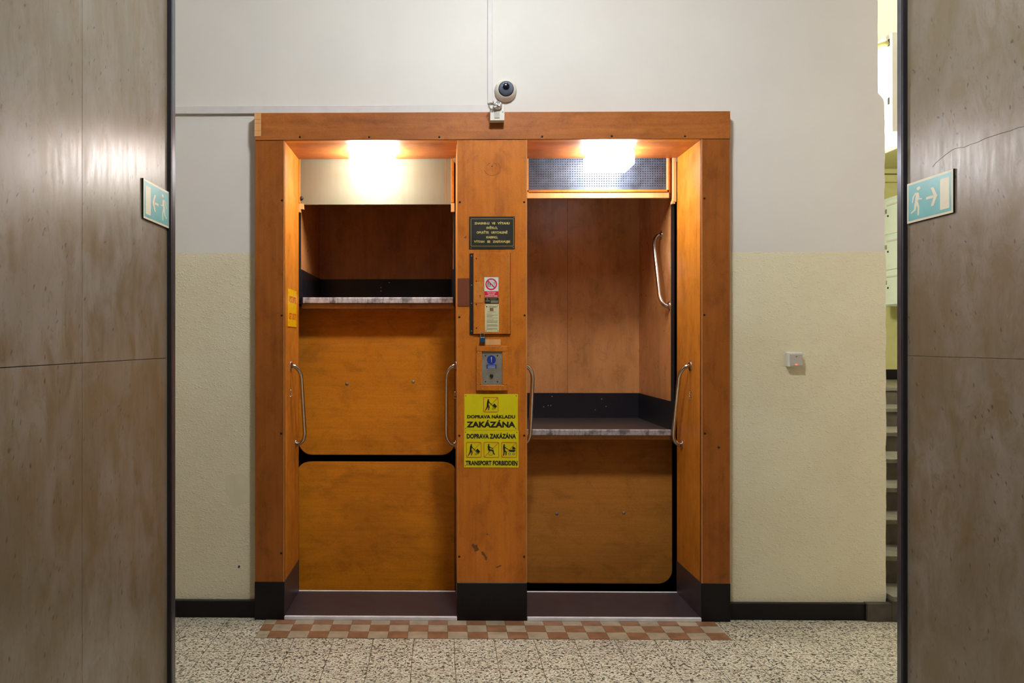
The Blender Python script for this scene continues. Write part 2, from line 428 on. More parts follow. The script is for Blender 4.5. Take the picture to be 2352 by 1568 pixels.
# back wall: smooth upper part, stippled lower part
zl = Z(580, YW)
def jag(pts_px, side):  # px list -> (X,Z) with a ragged look
    return [(X(a, YW), Z(c_, YW, a)) for a, c_ in pts_px]
b = MB()
b.box(-4.2, xa+.05, YW, YW+.2, zl, CEIL, mi=0)
b.box(xa+.05, xf-.05, YW, YW+.2, zb+.02, CEIL, mi=0)
edge_up = [(2033, 580)]
rnd = random.Random(3)
for y in range(560, 240, -20): edge_up.append((2032+rnd.uniform(-1, 1.2), y))
edge_up += [(2031, 236), (2029, 228), (2024, 221), (2017, 214)]
for y in range(190, -400, -25): edge_up.append((2016+rnd.uniform(-.5, .5), y))
poly = [(xf-.05, zl)]+jag(edge_up, 1)+[(X(2016, YW), CEIL), (xf-.05, CEIL)]
b.prism(poly, (0, YW, 0), UX, UZ, (0, 1, 0), .2, mi=0)
b.box(-4.2, xa+.05, YW-.0014, YW+.2, 0, zl+.0005, mi=1)
edge_lo = [(1992, 1381), (1996, 1386), (1999, 1384), (2003, 1389), (2007, 1383), (2013, 1386), (2020, 1386), (2028, 1383), (2034, 1381), (2035, 1372)]
for y in range(1360, 590, -22): edge_lo.append((2034.5+rnd.uniform(-1.2, 1.0), y))
poly = [(xf-.05, 0), (X(1992, YW), 0)]+jag(edge_lo, 1)+[(X(2033, YW), zl), (xf-.05, zl)]
b.prism(poly, (0, YW-.0014, 0), UX, UZ, (0, 1, 0), .2014, mi=1)
wall_back = struct('wall_back', b, ['wall_up', 'wall_low'])

zbb = Z(1381, 4.69)
struct('baseboard_left', bx(-4.2, xa-.002, 4.69, YW, 0, zbb, bev=.003), 'black')
struct('baseboard_right', bx(xf+.002, X(1992, 4.69), 4.69, YW, 0, zbb-.002, bev=.003), 'black')

pp = [(517, 1092), (556, 1086), (575, 1100), (574, 1152), (558, 1156), (549, 1160), (541, 1166), (534, 1163), (526, 1140), (518, 1128)]
M['smooth_patch'] = flat('smooth_yellow_patch', srgb(222, 213, 180), .4, noise=.03)
MB().prism([(X(a, YW), Z(c_, YW, a)) for a, c_ in pp], (0, YW-.0014, 0), UX, UZ, NY, .0008).build('plaster_patch', 'smooth_patch', wall_back)
MB().prism([(X(a, YW), Z(c_, YW, a)) for a, c_ in ((547, 1300), (549, 1297), (552, 1300), (550, 1304), (547, 1304))], (0, YW-.0014, 0), UX, UZ, NY, .0008).build('chip', 'grout', wall_back)
# marble passage walls, made of slabs with open joints
def marble_wall(name, x, sgn, joints, zj, groutmat):
    b = MB(); th = .03
    ys = [-3.0]+joints+[YE]
    for i in range(len(ys)-1):
        for z0, z1 in ((0, zj-.0012), (zj+.0012, CEIL)):
            a, c_ = sorted((x, x+sgn*th)); b.box(a, c_, ys[i]+.0011, ys[i+1]-.0011, z0, z1, bev=.0006)
    a, c_ = sorted((x+sgn*.0035, x+sgn*.26)); b.box(a, c_, -3.0, YE, 0, CEIL, mi=1)
    return struct(name, b, ['marble', groutmat])
zjl, zjr = Z(822, YE, 384), Z(817, YE, 2084)
wl = marble_wall('wall_left', XL, -1, [-1.4, YX(-400, XL), YX(189, XL)], zjl, 'grout')
wr = marble_wall('wall_right', XR, 1, [-1.2, .9], zjr, 'tile_cream')
def crackpts(pts):
    out = []
    for a, c_ in pts:
        y = YX(a, XR); out.append((XR-.0004, y, Z(c_, y, a)))
    return out
cr = [(2142, 384), (2150, 374), (2160, 365), (2172, 356), (2183, 347), (2192, 342), (2202, 340), (2215, 338), (2230, 332), (2245, 327), (2262, 319), (2280, 313), (2300, 306), (2320, 300), (2340, 293), (2360, 290)]
MB().tube(crackpts([(a, c_+(random.random()-.5)*1.6) for a, c_ in cr]), .0007, 5).build('crack', 'grout', wr)
# steel edge profiles at the ends of the marble
b = MB().box(XL-.002, XL+.0165, YE, YE+.012, 0, CEIL, mi=1).box(XL-.002, XL+.018, YE+.012, YE+.055, 0, CEIL, mi=0)
struct('trim_1', b, ['trim', 'trim_black'])
b = MB().box(XR-.0175, XR+.002, YE, YE+.012, 0, CEIL, mi=1).box(XR-.019, XR+.002, YE+.012, YE+.045, 0, CEIL, mi=0)
struct('trim_2', b, ['trim', 'trim_black'])
# outer shell of passage and lobby
struct('wall_front', bx(XL-.26, XR+.26, -3.1, -3.0, 0, CEIL), 'trim_black')
struct('wall_lobby_left', bx(-4.3, -4.2, YE-.1, YW+.2, 0, CEIL), 'wall_up')
struct('wall_lobby_front', MB().box(-4.2, XL-.26, YE-.1, YE, 0, CEIL).box(XR+.26, 4.5, YE-.1, YE, 0, CEIL), 'wall_up')
struct('ceiling', bx(-4.3, 4.6, -3.1, YW+.2, CEIL, CEIL+.1), 'ceil')

# lift shaft behind the cabins, its darkness painted as black walls
b = MB()
b.box(xa-.1, xf+.1, 6.25, 6.35, -1.2, 4.3).box(xa-.1, xa-.0, Y1, 6.25, -1.2, 4.3).box(xf, xf+.1, Y1, 6.25, -1.2, 4.3)
b.box(xa-.1, xf+.1, Y0+.1, 6.35, 4.3, 4.4).box(xa-.1, xf+.1, Y1, 6.35, -1.3, -1.2)
b.box(xa-.1, xf+.1, Y1+.0, Y1+.03, -1.2, -.1)
b.box(xa+.0, xf, Y1+.0, Y1+.02, zb+.12, 4.3)
struct('wall_shaft', b, 'void')

# ================================================================ LIFT PORTAL
portal = thing('lift_portal', 'orange-brown varnished wooden surround of the two doorless lift openings', 'lift portal', ((xa+xf)/2, Y0, 0))
b = MB().box(xa-.001, xf+.001, Y0-.004, YW+.05, zb, zt, bev=.002)
beam = b.build('top_beam', 'wood_h', portal)
MB().box(xa-.003, X(600, Y0), Y0-.0065, Y0+.02, Z(312, Y0), zt+.0005, bev=.001).build('corner_patch', 'wood_edge', portal)['label'] = 'pale bare wood patch where the veneer is chipped'
for y in (273, 282, 299):
    MB().box(xa-.0032, X(600, Y0), Y0-.0072, Y0-.0064, Z(y, Y0)-.0008, Z(y, Y0)).build('joint', 'wood_patch', portal)
def panel(name, x0, x1, m='wood_post'):
    return MB().box(x0, x1, Y0, Y0+.03, zp-.01, zb-.001, bev=.0015).build(name, m, portal)
panel('post', xa, xb); panel('post', xe, xf); panel('pillar', xc, xd, 'wood_pillar')
ew = .0045
for x0, x1 in ((xb-ew, xb), (xc, xc+.004), (xd-.006, xd), (xe, xe+ew)):
    MB().box(x0, x1, Y0-.0025, Y0+.01, zp, zb-.002, bev=.001).build('edge_strip', 'wood_lip', portal)
def jamb(x0, x1): MB().box(x0, x1, Y0+.028, Y1, zp-.01, zb, bev=.001).build('jamb', 'wood_v', portal)
jamb(xb-.025, xb-.0005); jamb(xc+.0005, xc+.02); jamb(xd-.02, xd-.0005); jamb(xe+.0005, xe+.025)
# outer returns of the surround against the wall
for x0, x1 in ((xa, xa+.02), (xf-.02, xf)): MB().box(x0, x1, Y0+.03, YW+.05, zp-.01, zb).build('return', 'wood_post', portal)
# black plinths
for x0, x1 in ((xa-.002, xb), (xe, xf+.002)):
    MB().box(x0, x1, Y0-.004, Y1, 0, zp, bev=.002).build('plinth', 'black', portal)
MB().box(xc, xd, Y0-.004, Y1, 0, zp, bev=.002).build('plinth', 'black', portal)
MB().box(xb-.002, xb+.0025, Y0+.002, Y1, .02, zp+.0015).build('plinth_lit_side', 'threshold', portal)  # side sheets of the black plinths, painted lighter for the light on them
MB().box(xe-.0025, xe+.002, Y0+.002, Y1, .02, zp+.0015).build('plinth_lit_side', 'threshold', portal)
for x0, x1 in ((xb+.0005, xc-.0005), (xd+.0005, xe-.0005)):
    MB().box(x0, x1, Y0+.05, Y1, zb-.0005, zb+.12).build('soffit', 'wood_h', portal)
    MB().box(x0, x1, Y0+.004, Y0+.06, zb-.0008, zb+.02).build('soffit_rail', 'wood_v', portal)
    th = MB().box(x0, x1, Y0+.004, Y1-.012, -.1, .02).build('threshold', 'threshold', portal)
    MB().box(x0, x1, Y0-.008, Y0+.012, 0, .0215, bev=.004, seg=2).build('nosing', 'alu_white', th)
    MB().box(x0, x1, Y1-.014, Y1, -.05, .0235, bev=.002).build('nosing', 'alu_white', th)
# screws
for (a, c_) in [(689, 315), (848, 315), (1009, 315), (1245, 314), (1405, 313), (1573, 313)]:
    MB().lathe([(0, .003), (.0045, .0025), (.006, 0)], (X(a, Y0), Y0-.004, Z(c_, Y0, a)), NY, 12).build('screw', 'screw', portal)
for (a, c_) in [(648, 460), (647, 724), (646, 995), (646, 1270), (1056, 464), (1204, 464), (1055, 728), (1205, 724), (1055, 1000), (1204, 1000), (1055, 1278), (1204, 1278),
                (1618, 455), (1618, 723), (1619, 995), (1651, 1027)]:
    MB().lathe([(0, .003), (.0045, .0025), (.006, 0)], (X(a, Y0), Y0, Z(c_, Y0, a)), NY, 12).build('screw', 'screw', portal)
# plugged cable hole, faint ring
kx, kz = X(1130, Y0), Z(382, Y0)
MB().lathe([(0, .001), (.003, .001), (.003, 0)], (kx, Y0, kz), NY, 10).build('plugged_hole', 'screw', portal)
for (a0, na, rr_, dx, dz) in ((-2.9, 9, .040, 0, -.012), (-.8, 7, .043, .002, -.014), (1.9, 4, .024, -.002, -.004), (.4, 4, .026, .003, -.006)):
    MB().tube([(kx+dx+rr_*math.cos(t_*.3+a0), Y0-.0001, kz+dz+rr_*.95*math.sin(t_*.3+a0)) for t_ in range(na)], .0011, 6).build('ring_stain', 'stain', portal)
for dx, dz in ((-.018, .014), (.021, .013)):
    MB().lathe([(.0018, .0006), (.0018, 0)], (kx+dx, Y0, kz+dz), NY, 8).build('nail_hole', 'screw', portal)

M['dirt'] = flat('dirt_stain', srgb(120, 72, 28), .5, noise=.2)
for pts in ([(1083, 1250), (1087, 1248), (1091, 1252), (1096, 1250), (1097, 1256), (1101, 1262), (1096, 1265), (1090, 1267), (1089, 1260), (1085, 1256)],
            [(1105, 1267), (1110, 1266), (1115, 1274), (1119, 1280), (1118, 1287), (1115, 1286), (1113, 1279), (1107, 1273)],
            [(1138, 1302), (1150, 1297), (1152, 1299), (1141, 1304)], [(1117, 1225), (1120, 1224), (1122, 1228), (1118, 1229)],
            [(1066, 545), (1071, 541), (1072, 545), (1068, 548)]):
    MB().prism([(X(a, Y0), Z(c_, Y0, a)) for a, c_ in pts], (0, Y0, 0), UX, UZ, NY, .0002).build('dirt_mark', 'dirt', portal)

# header above the left opening: pale plywood board between guide stiles
YH = 5.155
zh = Z(469, YH)
MB().box(X(690, YH), X(1037, YH), YH, YH+.018, zh, zb+.1).build('header_board', 'wood_pale', portal)['label'] = 'pale plywood board above the left opening'
MB().box(X(1024, YH), X(1025, YH), YH-.0006, YH+.001, zh+.01, zb).build('joint', 'wood_v', portal)
for x0, x1 in ((X(680, YH), X(690, YH)), (X(1036, YH), X(1043, YH))):
    MB().box(x0, x1, YH-.014, YH+.02, Z(466, YH), zb+.05, bev=.002).build('guide_stile', 'wood_v', portal)
MB().box(X(684, YH), X(691, YH), YH-.013, YH+.02, Z(487, YH), Z(467, YH), bev=.001).box(X(690, YH), X(698, YH), YH-.008, YH+.02, Z(480, YH), Z(467, YH), bev=.001).build('guide_block', 'wood_edge', portal)
MB().box(X(1036, YH), X(1044, YH), YH-.013, YH+.02, Z(487, YH), Z(467, YH), bev=.001).build('guide_block', 'wood_edge', portal)
MB().lathe([(0, .012), (.009, .010), (.013, 0)], (X(692, YH), YH-.002, Z(455, YH)), NY, 12).build('hinge_knuckle', 'dark_metal', portal)
# header above the right opening: perforated sheet in a wooden frame
zr0, zr1 = Z(456, YH), Z(437, YH)
xl_, xr_ = xd+.0, X(1540, YH)
MB().box(xl_-.02, xr_, YH-.002, YH+.022, zr0, Z(443, YH), bev=.002).build('header_rail', 'wood_edge', portal)
MB().box(xl_-.02, X(1536, YH), YH-.008, YH+.01, Z(442.5, YH), zr1, bev=.002).build('header_bead', 'wood_v', portal)
MB().box(X(1531, YH), X(1536, YH), YH-.008, YH+.01, Z(442.5, YH), zb+.05, bev=.002).build('header_bead', 'wood_edge', portal)
MB().box(X(1536, YH), xr_, YH-.002, YH+.02, zr0, zb+.05, bev=.002).build('header_stile', 'wood_v', portal)
MB().box(X(1543.5, YH), X(1551.5, YH), YH-.022, YH+.02, Z(466, YH), zb+.05, bev=.002).build('guide_stile', 'wood_edge', portal)
MB().box(X(1542, YH), X(1549, YH), YH-.018, YH+.02, Z(470, YH), Z(463, YH), bev=.001).build('guide_block', 'wood_edge', portal)
MB().box(X(1211, YH), X(1213.5, YH), YH-.008, YH+.012, zr0, zb+.05).build('header_bead', 'wood_edge', portal)
b = MB(); x0, x1 = X(1205, YH), X(1531, YH); z0, z1 = zr1, zb+.02; q = .0143
k = 0
while x0+k*q < x1: b.box(x0+k*q, min(x1, x0+k*q+.0092), YH+.0045, YH+.006, z0, z1); k += 1
k = 0
b.box(x0, x1, YH+.003, YH+.0065, z0, z0+.016)
while z0+.012+k*q < z1: b.box(x0, x1, YH+.0035, YH+.0062, z0+.012+k*q, z0+.012+k*q+.0092); k += 1
b.build('perforated_sheet', 'grille', portal)['label'] = 'blue-grey perforated metal sheet above the right opening'
# corner brackets
def bracket(px0, px1, flip):
    xA, xB = X(px0, YH-.03), X(px1, YH-.03)
    poly = [(xA, zb), (xB, zb), (xB, Z(378, YH)), (xA, Z(368, YH))] if not flip else [(xA, zb), (xB, zb), (xB, Z(368, YH)), (xA, Z(378, YH))]
    MB().prism(poly, (0, YH-.03, 0), UX, UZ, (0, 1, 0), .003).build('corner_bracket', 'steel', portal)
bracket(676, 683, False); bracket(1552, 1563, True); bracket(1040, 1046, False)

# grab handles on the jambs
def grab(x, s, yt, zt_, yb, zb_, parent, so=.055):
    pts = []; T = Vector((x, yt, zt_)); B = Vector((x, yb, zb_)); out = Vector((s*so, 0, 0)); n = 8
    d = (B-T); top2 = T+out+d*.15; bot2 = B+out-d*.15
    pts.append(T); pts.append(T+Vector((s*.012, 0, 0)))
    for i in range(1, n+1):
        t = i/n; p0, p1, p2 = T+Vector((s*.012, 0, 0)), T+out*.93+d*.025, top2
        pts.append(p0*(1-t)**2+p1*2*t*(1-t)+p2*t*t)
    pts.append(top2*.5+bot2*.5)
    for i in range(0, n+1):
        t = i/n; p0, p1, p2 = bot2, B+out*.93-d*.025, B+Vector((s*.012, 0, 0))
        pts.append(p0*(1-t)**2+p1*2*t*(1-t)+p2*t*t)
    pts.append(B)
    h = MB().tube(pts, .0115, 18).build('grab_handle', 'chrome', parent)
    for P_ in (T, B):
        e = MB(); e.lathe([(.0125, .012), (.017, .006), (.028, .004), (.030, 0)], P_, (s, 0, 0), 24).build('flange', 'chrome', h)
    for P_, dz in ((T, 1), (B, -1)):
        MB().lathe([(0, .007), (.003, .006), (.0045, .004)], P_+Vector((0, 0, dz*.0215)), (s, 0, 0), 8).build('screw', 'alu', h)
    return h
for x, s in ((xb, 1), (xc, -1), (xd, 1), (xe, -1)):
    grab(x-s*.0005, s, 4.87, Z(840, 4.87), 5.04, Z(1020, 5.04), portal)
# little latch eyes on the jambs
for x, s, yy, py in ((xb, 1, 4.82, 903), (xc, -1, 4.9, 907), (xe, -1, 4.85, 908)):
    z = Z(py, yy); b = MB()
    b.lathe([(.003, 0), (.003, .01), (0, .011)], (x, yy, z+.018), (s, 0, 0), 8)
    b.tube([(x+s*.006, yy, z+.018), (x+s*.010, yy, z+.006), (x+s*.006, yy, z-.002)], .0022, 8)
    b.tube([(x+s*(.007+.006*math.cos(t*.7)), yy, z-.010+.009*math.sin(t*.7)) for t in range(10)], .0016, 8)
    b.build('latch_eye', 'chrome', portal)

# access panel in the pillar
ax0, ax1, az0, az1 = X(1087, Y0), X(1171.5, Y0), Z(767, Y0), Z(581, Y0)
MB().box(ax0-.002, ax1+.003, Y0-.0015, Y0+.002, az0-.003, az1+.001).build('panel_shadow_line', 'ink', portal)  # black sheet painting the shadow line around the raised panel
door = MB().box(ax0, ax1, Y0-.014, Y0, az0, az1, bev=.002).build('access_panel', 'wood_pillar', portal)
MB().box(X(1088, Y0), X(1110.5, Y0), Y0-.0155, Y0-.013, Z(696, Y0), Z(648, Y0), bev=.0008).build('lock_inlay', 'wood_inlay', door)
b = MB(); kx, kz = X(1102.5, Y0), Z(681, Y0)
b.lathe([(.0028, 0), (.0028, .0012), (0, .0013)], (kx, Y0-.0155, kz+.004), NY, 10).box(kx-.0012, kx+.0012, Y0-.0167, Y0-.0155, kz-.007, kz+.003)
b.build('keyhole', 'ink', door)
for a, c_ in ((1094, 594), (1094, 646), (1094, 699), (1094, 753)):
    MB().lathe([(0, .002), (.003, .0015), (.0035, 0)], (X(a, Y0), Y0-.014, Z(c_, Y0)), NY, 10).build('nail', 'screw', door)
MB().box(X(1078.5, Y0), ax0-.001, Y0-.006, Y0, Z(768, Y0), Z(582, Y0), bev=.001).build('hinge_strip', 'dark_metal', portal)
for c_ in (588, 655, 697, 760):
    MB().lathe([(0, .002), (.0028, .0012), (.0034, 0)], (X(1083, Y0), Y0-.006, Z(c_, Y0)), NY, 10).build('screw', 'steel', portal)
MB().box(X(1051, Y0), X(1078, Y0), Y0-.004, Y0, Z(703, Y0), Z(639, Y0), bev=.001).build('veneer_patch', 'wood_patch', portal)['label'] = 'red-brown veneer patch beside the hinge strip'

# ================================================================ CABINS
YC, YB, YA = 5.19, 6.02, 5.40
def cabin(name, label, x0, x1, z, apron_bot, am, ax0, ax1):
    t = thing(name, label, 'lift cabin', ((x0+x1)/2, YC, z), 'paternoster cabins')
    hgt = 2.06; sk = .171
    MB().box(x0, x1, YC+.006, YB, z-.034, z).build('cabin_floor', 'cab_floor', t)
    MB().box(x0, x1, YB, YB+.02, z-.03, z+hgt).build('back_wall', 'wood_cab', t)
    for a, b_ in ((x0-.018, x0), (x1, x1+.018)):
        MB().box(a, b_, YC+.004, YB+.02, z-.03, z+hgt).build('side_wall', 'wood_cab', t)
        MB().box(a-.0005, b_+.0005, YC-.004, YC+.006, z-.03, z+hgt).build('edge_strip', 'dark_metal', t)
    MB().box(x0, x1, YB-.008, YB, z, z+sk).build('baseboard', 'black_board', t)
    MB().box(x0, x0+.006, YC+.006, YB-.008, z, z+sk).build('baseboard', 'black_board', t)
    MB().box(x1-.006, x1, YC+.006, YB-.008, z, z+sk).build('baseboard', 'black_board', t)
    MB().box(x0-.018, x1+.018, YC+.004, YB+.02, z+hgt, z+hgt+.03).build('roof', 'wood_cab', t)
    n = MB().box(x0+.012, x1-.002, YC-.012, YC+.01, z-.032, z+.003, bev=.004, seg=2).build('nosing', 'scuffed', t)
    n['label'] = 'scuffed aluminium nosing'
    MB().box(x0, x0+.012, YC-.014, YC+.012, z-.036, z+.002).build('end_cap', 'black', t)
    # apron board below the cabin floor, bottom corners rounded
    r = .085
    poly = [(ax0, z-.04), (ax1, z-.04)]+[(ax1-r+r*math.cos(-i*math.pi/16), apron_bot+r+r*math.sin(-i*math.pi/16)) for i in range(9)]
    poly += [(ax0+r-r*math.sin(i*math.pi/16), apron_bot+r-r*math.cos(i*math.pi/16)) for i in range(9)]
    MB().prism(poly, (0, YA+.016, 0), UX, UZ, (0, -1, 0), .016, bev=.003).build('apron', am, t)
    MB().box(x0, x1, YC+.02, YA+.02, z-.060, z-.034).build('floor_joist', 'wood_cab', t)
    return t
cx0 = X(691, YC); cx1 = X(1042, YC); wc = cx1-cx0
rx1 = X(1541.5, YC); rx0 = rx1-wc
zL, zR = Z(684, YC), Z(987, YC, 1400)
cl = cabin('lift_cabin', 'lift cabin passing high in the left opening, its floor above eye level', cx0, cx1, zL, Z(1045, YA), 'wood_apron_warm', X(685.5, YA), X(1045, YA))
cr_ = cabin('lift_cabin', 'lift cabin in the right opening with a chrome handle on its side wall', rx0, rx1, zR, Z(1340, YA, 1400), 'wood_apron', X(1190, YA), X(1544, YA))
for t, pts in ((cl, ((797, 881), (949, 876))), (cr_, ((1279, 1179), (1433, 1177)))):
    for a, c_ in pts:
        MB().lathe([(0, .008), (.005, .007), (.009, .003), (.010, 0)], (X(a, YA), YA, Z(c_, YA, a)), NY, 16).build('bolt', 'steel', t)
grab(rx1, -1, 5.425, Z(540, 5.425, 1518), 5.235, Z(703, 5.235, 1537), cr_, .05)
# scuffs on the skirtings
def scuffs(t, pts, z_y):
    for a, c_ in pts:
        MB().box(X(a, z_y)-.003, X(a, z_y)+.003, z_y-.001, z_y, Z(c_, z_y, a)-.003, Z(c_, z_y, a)+.003).build('paint_chip', 'alu', t)
scuffs(cr_, [(1249, 934), (1259, 931), (1265, 931), (1268, 910), (1382, 916), (1367, 941), (1392, 933)], YB-.008)
scuffs(cl, [(875, 660), (875, 668), (894, 649)], YB-.008)
MB().box(X(1303, YB), X(1303.8, YB), YB-.0006, YB, zR+.171, zR+2.06).build('board_joint', 'wood_patch', cr_)
# the next cabin below on the left: only its top fascia shows
zf = Z(1060.5, YA); r = .085
t = thing('lift_cabin', 'top board of the next lift cabin, low in the left opening below the black gap', 'lift cabin', ((cx0+cx1)/2, YC, zf-.95), 'paternoster cabins')
a0, a1 = X(685.5, YA), X(1045, YA)
poly = [(a0, -.25), (a1, -.25)]+[(a1-r+r*math.cos(i*math.pi/16), zf-r*.55+r*.55*math.sin(i*math.pi/16)) for i in range(9)]+[(a0+r-r*math.sin(i*math.pi/16), zf-r*.55+r*.55*math.cos(i*math.pi/16)) for i in range(9)]
MB().prism(poly, (0, YA+.016, 0), UX, UZ, (0, -1, 0), .016, bev=.003).build('fascia_board', 'wood_apron_warm', t)
MB().box(cx0-.018, cx1+.018, YA+.0, YB+.02, -.28, -.25).build('roof', 'wood_cab', t)

# ================================================================ LAMPS
def lift_lamp(label, px0, px1, m):
    yf = 4.83; d = .255
    x0, x1 = X(px0, yf), X(px1, yf); z0 = Z(378, yf, px0)
    t = thing('ceiling_lamp', label, 'lamp', ((x0+x1)/2, yf+d/2, zb), 'square lamps in the lift openings')
    MB().lathe([(0, 0), (.075, 0), (.07, -.012), (0, -.012)], ((x0+x1)/2, yf+d/2, zb-.001), UZ, 32).build('base_plate', 'steel', t)
    MB().box(x0, x1, yf, yf+d, z0, zb-.014, bev=.014, seg=3).build('glass_shade', m, t)
lift_lamp('square opal glass lamp under the soffit of the left opening', 801, 905, 'lamp_l')
lift_lamp('square opal glass lamp under the soffit of the right opening', 1356, 1459, 'lamp_r')
def room_lamp(label, x, y, z, s, m, h=.1):
    t = thing('ceiling_lamp', label, 'lamp', (x, y, z))
    MB().lathe([(0, 0), (.07, 0), (.07, -.03), (0, -.03)], (x, y, z), UZ, 24).build('base_plate', 'white_enamel', t)
    MB().box(x-s/2, x+s/2, y-s/2, y+s/2, z-.03-h, z-.03, bev=.02, seg=2).build('glass_shade', m, t)
room_lamp('opal ceiling lamp of the passage in front of the lifts', .38, 2.8, CEIL, .30, 'lamp_lobby')
room_lamp('added opal fill lamp at the far left end of the lift lobby', -3.0, 4.2, CEIL, .30, 'fill_side')  # unseen lamp, added to brighten the left part of the lift wall
room_lamp('added opal fill lamp further back in the marble passage', .45, -.9, CEIL, .30, 'fill_pass')  # unseen lamp, added as weak fill for the marble walls

# ================================================================ WALL FITTINGS
# cable ducts
yd = YW-.018
tw = MB().box(-4.1, X(1122, YW), yd, YW, Z(259, yd), Z(241, yd), bev=.002).build('cable_duct', 'trunk', None, ('painted horizontal cable duct running left above the wooden surround', 'cable duct'))
MB().box(X(1119.5, YW), X(1131, YW), YW-.012, YW, Z(239, YW), CEIL-.002, bev=.002).build('cable_duct', 'trunk', None, ('painted vertical cable duct rising to the ceiling above the surround', 'cable duct'))
# dome camera
cxm, czm = X(1161, YW), Z(210, YW)
t = thing('security_camera', 'white dome security camera on the wall above the pillar', 'security camera', (cxm, YW, czm))
MB().lathe([(.060, 0), (.0605, .006), (.058, .02), (.050, .036), (.043, .044), (.040, .045)], (cxm, YW, czm), NY, 40).build('housing', 'plastic', t)
ax = Vector((-.03, -1, -.05)).normalized()
MB().lathe([(.0415, .040), (.0415, .046), (.038, .047)], (cxm, YW, czm), NY, 36).build('seal_ring', 'dark_metal', t)
MB().lathe([(.038*math.cos(a*math.pi/20), .045+.030*math.sin(a*math.pi/20)) for a in range(11)], (cxm, YW, czm), NY, 36).build('dome', 'dome', t)
dc = Vector((cxm-.002, YW-.0725, czm+.004))
ln = MB().lathe([(.019, 0), (.018, .004), (.010, .0055), (0, .006)], dc, NY, 24).build('lens', 'lens', t)
for i in range(9):
    a = math.pi*(.5+i/9*2)
    MB().lathe([(0, .0015), (.0018 if i else .0035, .001), (.002 if i else .0038, 0)], dc+Vector((.0205*math.cos(a), .0045, .0205*math.sin(a))), NY, 10).build('infrared_lamp', 'glow', t)
MB().prism([(cxm+(.0595)*math.cos(a), czm+.0595*math.sin(a)) for a in [math.radians(30+i*6) for i in range(21)]]+[(cxm+.050*math.cos(a), czm+.050*math.sin(a)) for a in [math.radians(150-i*6) for i in range(21)]], (0, YW-.022, 0), UX, UZ, NY, .006).build('brow', 'plastic', t)
MB().box(cxm-.008, cxm+.006, YW-.029, YW-.026, czm-.0505, czm-.049).build('badge', 'grey_ink', t)
# white junction box with a foil-wrapped detector
bx0, bx1, bz0, bz1 = X(1126, 4.6), X(1159, 4.6), Z(276.5, 4.6), Z(240, 4.6)
t = thing('junction_box', 'white junction box with crumpled foil fixed on the top beam', 'junction box', ((bx0+bx1)/2, Y0, bz0))
MB().box(bx0, bx1, 4.605, Y0-.003, bz0, bz1, bev=.003, seg=2).build('box', 'plastic', t)
MB().box((bx0+bx1)/2-.016, (bx0+bx1)/2+.012, 4.601, 4.606, bz0+.012, bz1-.03, bev=.001).build('cover', 'grey_plastic', t)
for a in (1131, 1155):
    MB().lathe([(0, .0015), (.0025, .001), (.003, 0)], (X(a, 4.6), 4.605, Z(257, 4.6)), NY, 8).build('screw', 'grey_ink', t)
tb = bmesh.new(); bmesh.ops.create_icosphere(tb, subdivisions=3, radius=1)
rr = random.Random(5)
for v in tb.verts:
    k = 1+.16*math.sin(v.co.x*7+v.co.z*3)*math.cos(v.co.z*6+v.co.y*4)+rr.uniform(-.07, .07)
    v.co = Vector((v.co.x*.023*k+.004*v.co.z, v.co.y*.016*k, v.co.z*.022*k)); v.co += Vector(((bx0+bx1)/2, 4.592, bz1-.008))
f_ = MB(); f_._merge(tb, 0, None); f_.build('foil_wrap', 'foil', t)
b = MB()
for k in range(3):
    rc = .013+.003*k; b.tube([(bx0+.008+rc*math.cos(a*.45+k), 4.597-.002*k, bz1-.01+rc*1.1*math.sin(a*.45+k)) for a in range(13)], .0012, 6)
b.tube([(bx0+.012, 4.6, bz1), (bx0+.017, 4.64, bz1+.02), (bx0+.022, 4.70, bz1+.034), (bx0+.024, YW-.005, bz1+.05)], .0016, 6)
b.build('wire', 'grey_ink', t)
# light switch
sx0, sx1, sz0, sz1 = X(1808.5, 4.69), X(1843, 4.69), Z(842.5, 4.69, 1825), Z(808.5, 4.69, 1825)
t = thing('light_switch', 'small white light switch with a red indicator on the yellow wall', 'light switch', ((sx0+sx1)/2, YW, sz0))
MB().box(sx0, sx1, YW-.036, YW+.0005, sz0, sz1, bev=.005, seg=3).build('housing', 'plastic', t)
k = MB().box(sx0+.011, sx1-.003, YW-.041, YW-.034, sz0+.006, sz1-.011, bev=.002, seg=2).build('rocker', 'grey_plastic', t)
mx = (sx0+sx1)/2+.004
MB().lathe([(0, .001), (.0035, .001), (.004, 0)], (mx, YW-.041, sz1-.024), NY, 12).build('pictogram', 'grey_ink', k)
MB().box(mx-.006, mx+.005, YW-.0425, YW-.041, sz0+.010, sz0+.0165, bev=.0006).build('indicator', 'red_led', k)

# ================================================================ SIGNS
def frame_poly(b, x0, z0, x1, z1, w_, r, o, mi, n=NY, th=.0008, u=UX, v=UZ):
    A = rrect(x0, z0, x1, z1, r); B = rrect(x0+w_, z0+w_, x1-w_, z1-w_, max(r-w_, .0003))
    for i in range(len(A)):
        j = (i+1) % len(A); b.prism([A[i], A[j], B[j], B[i]], o, u, v, n, th, mi)
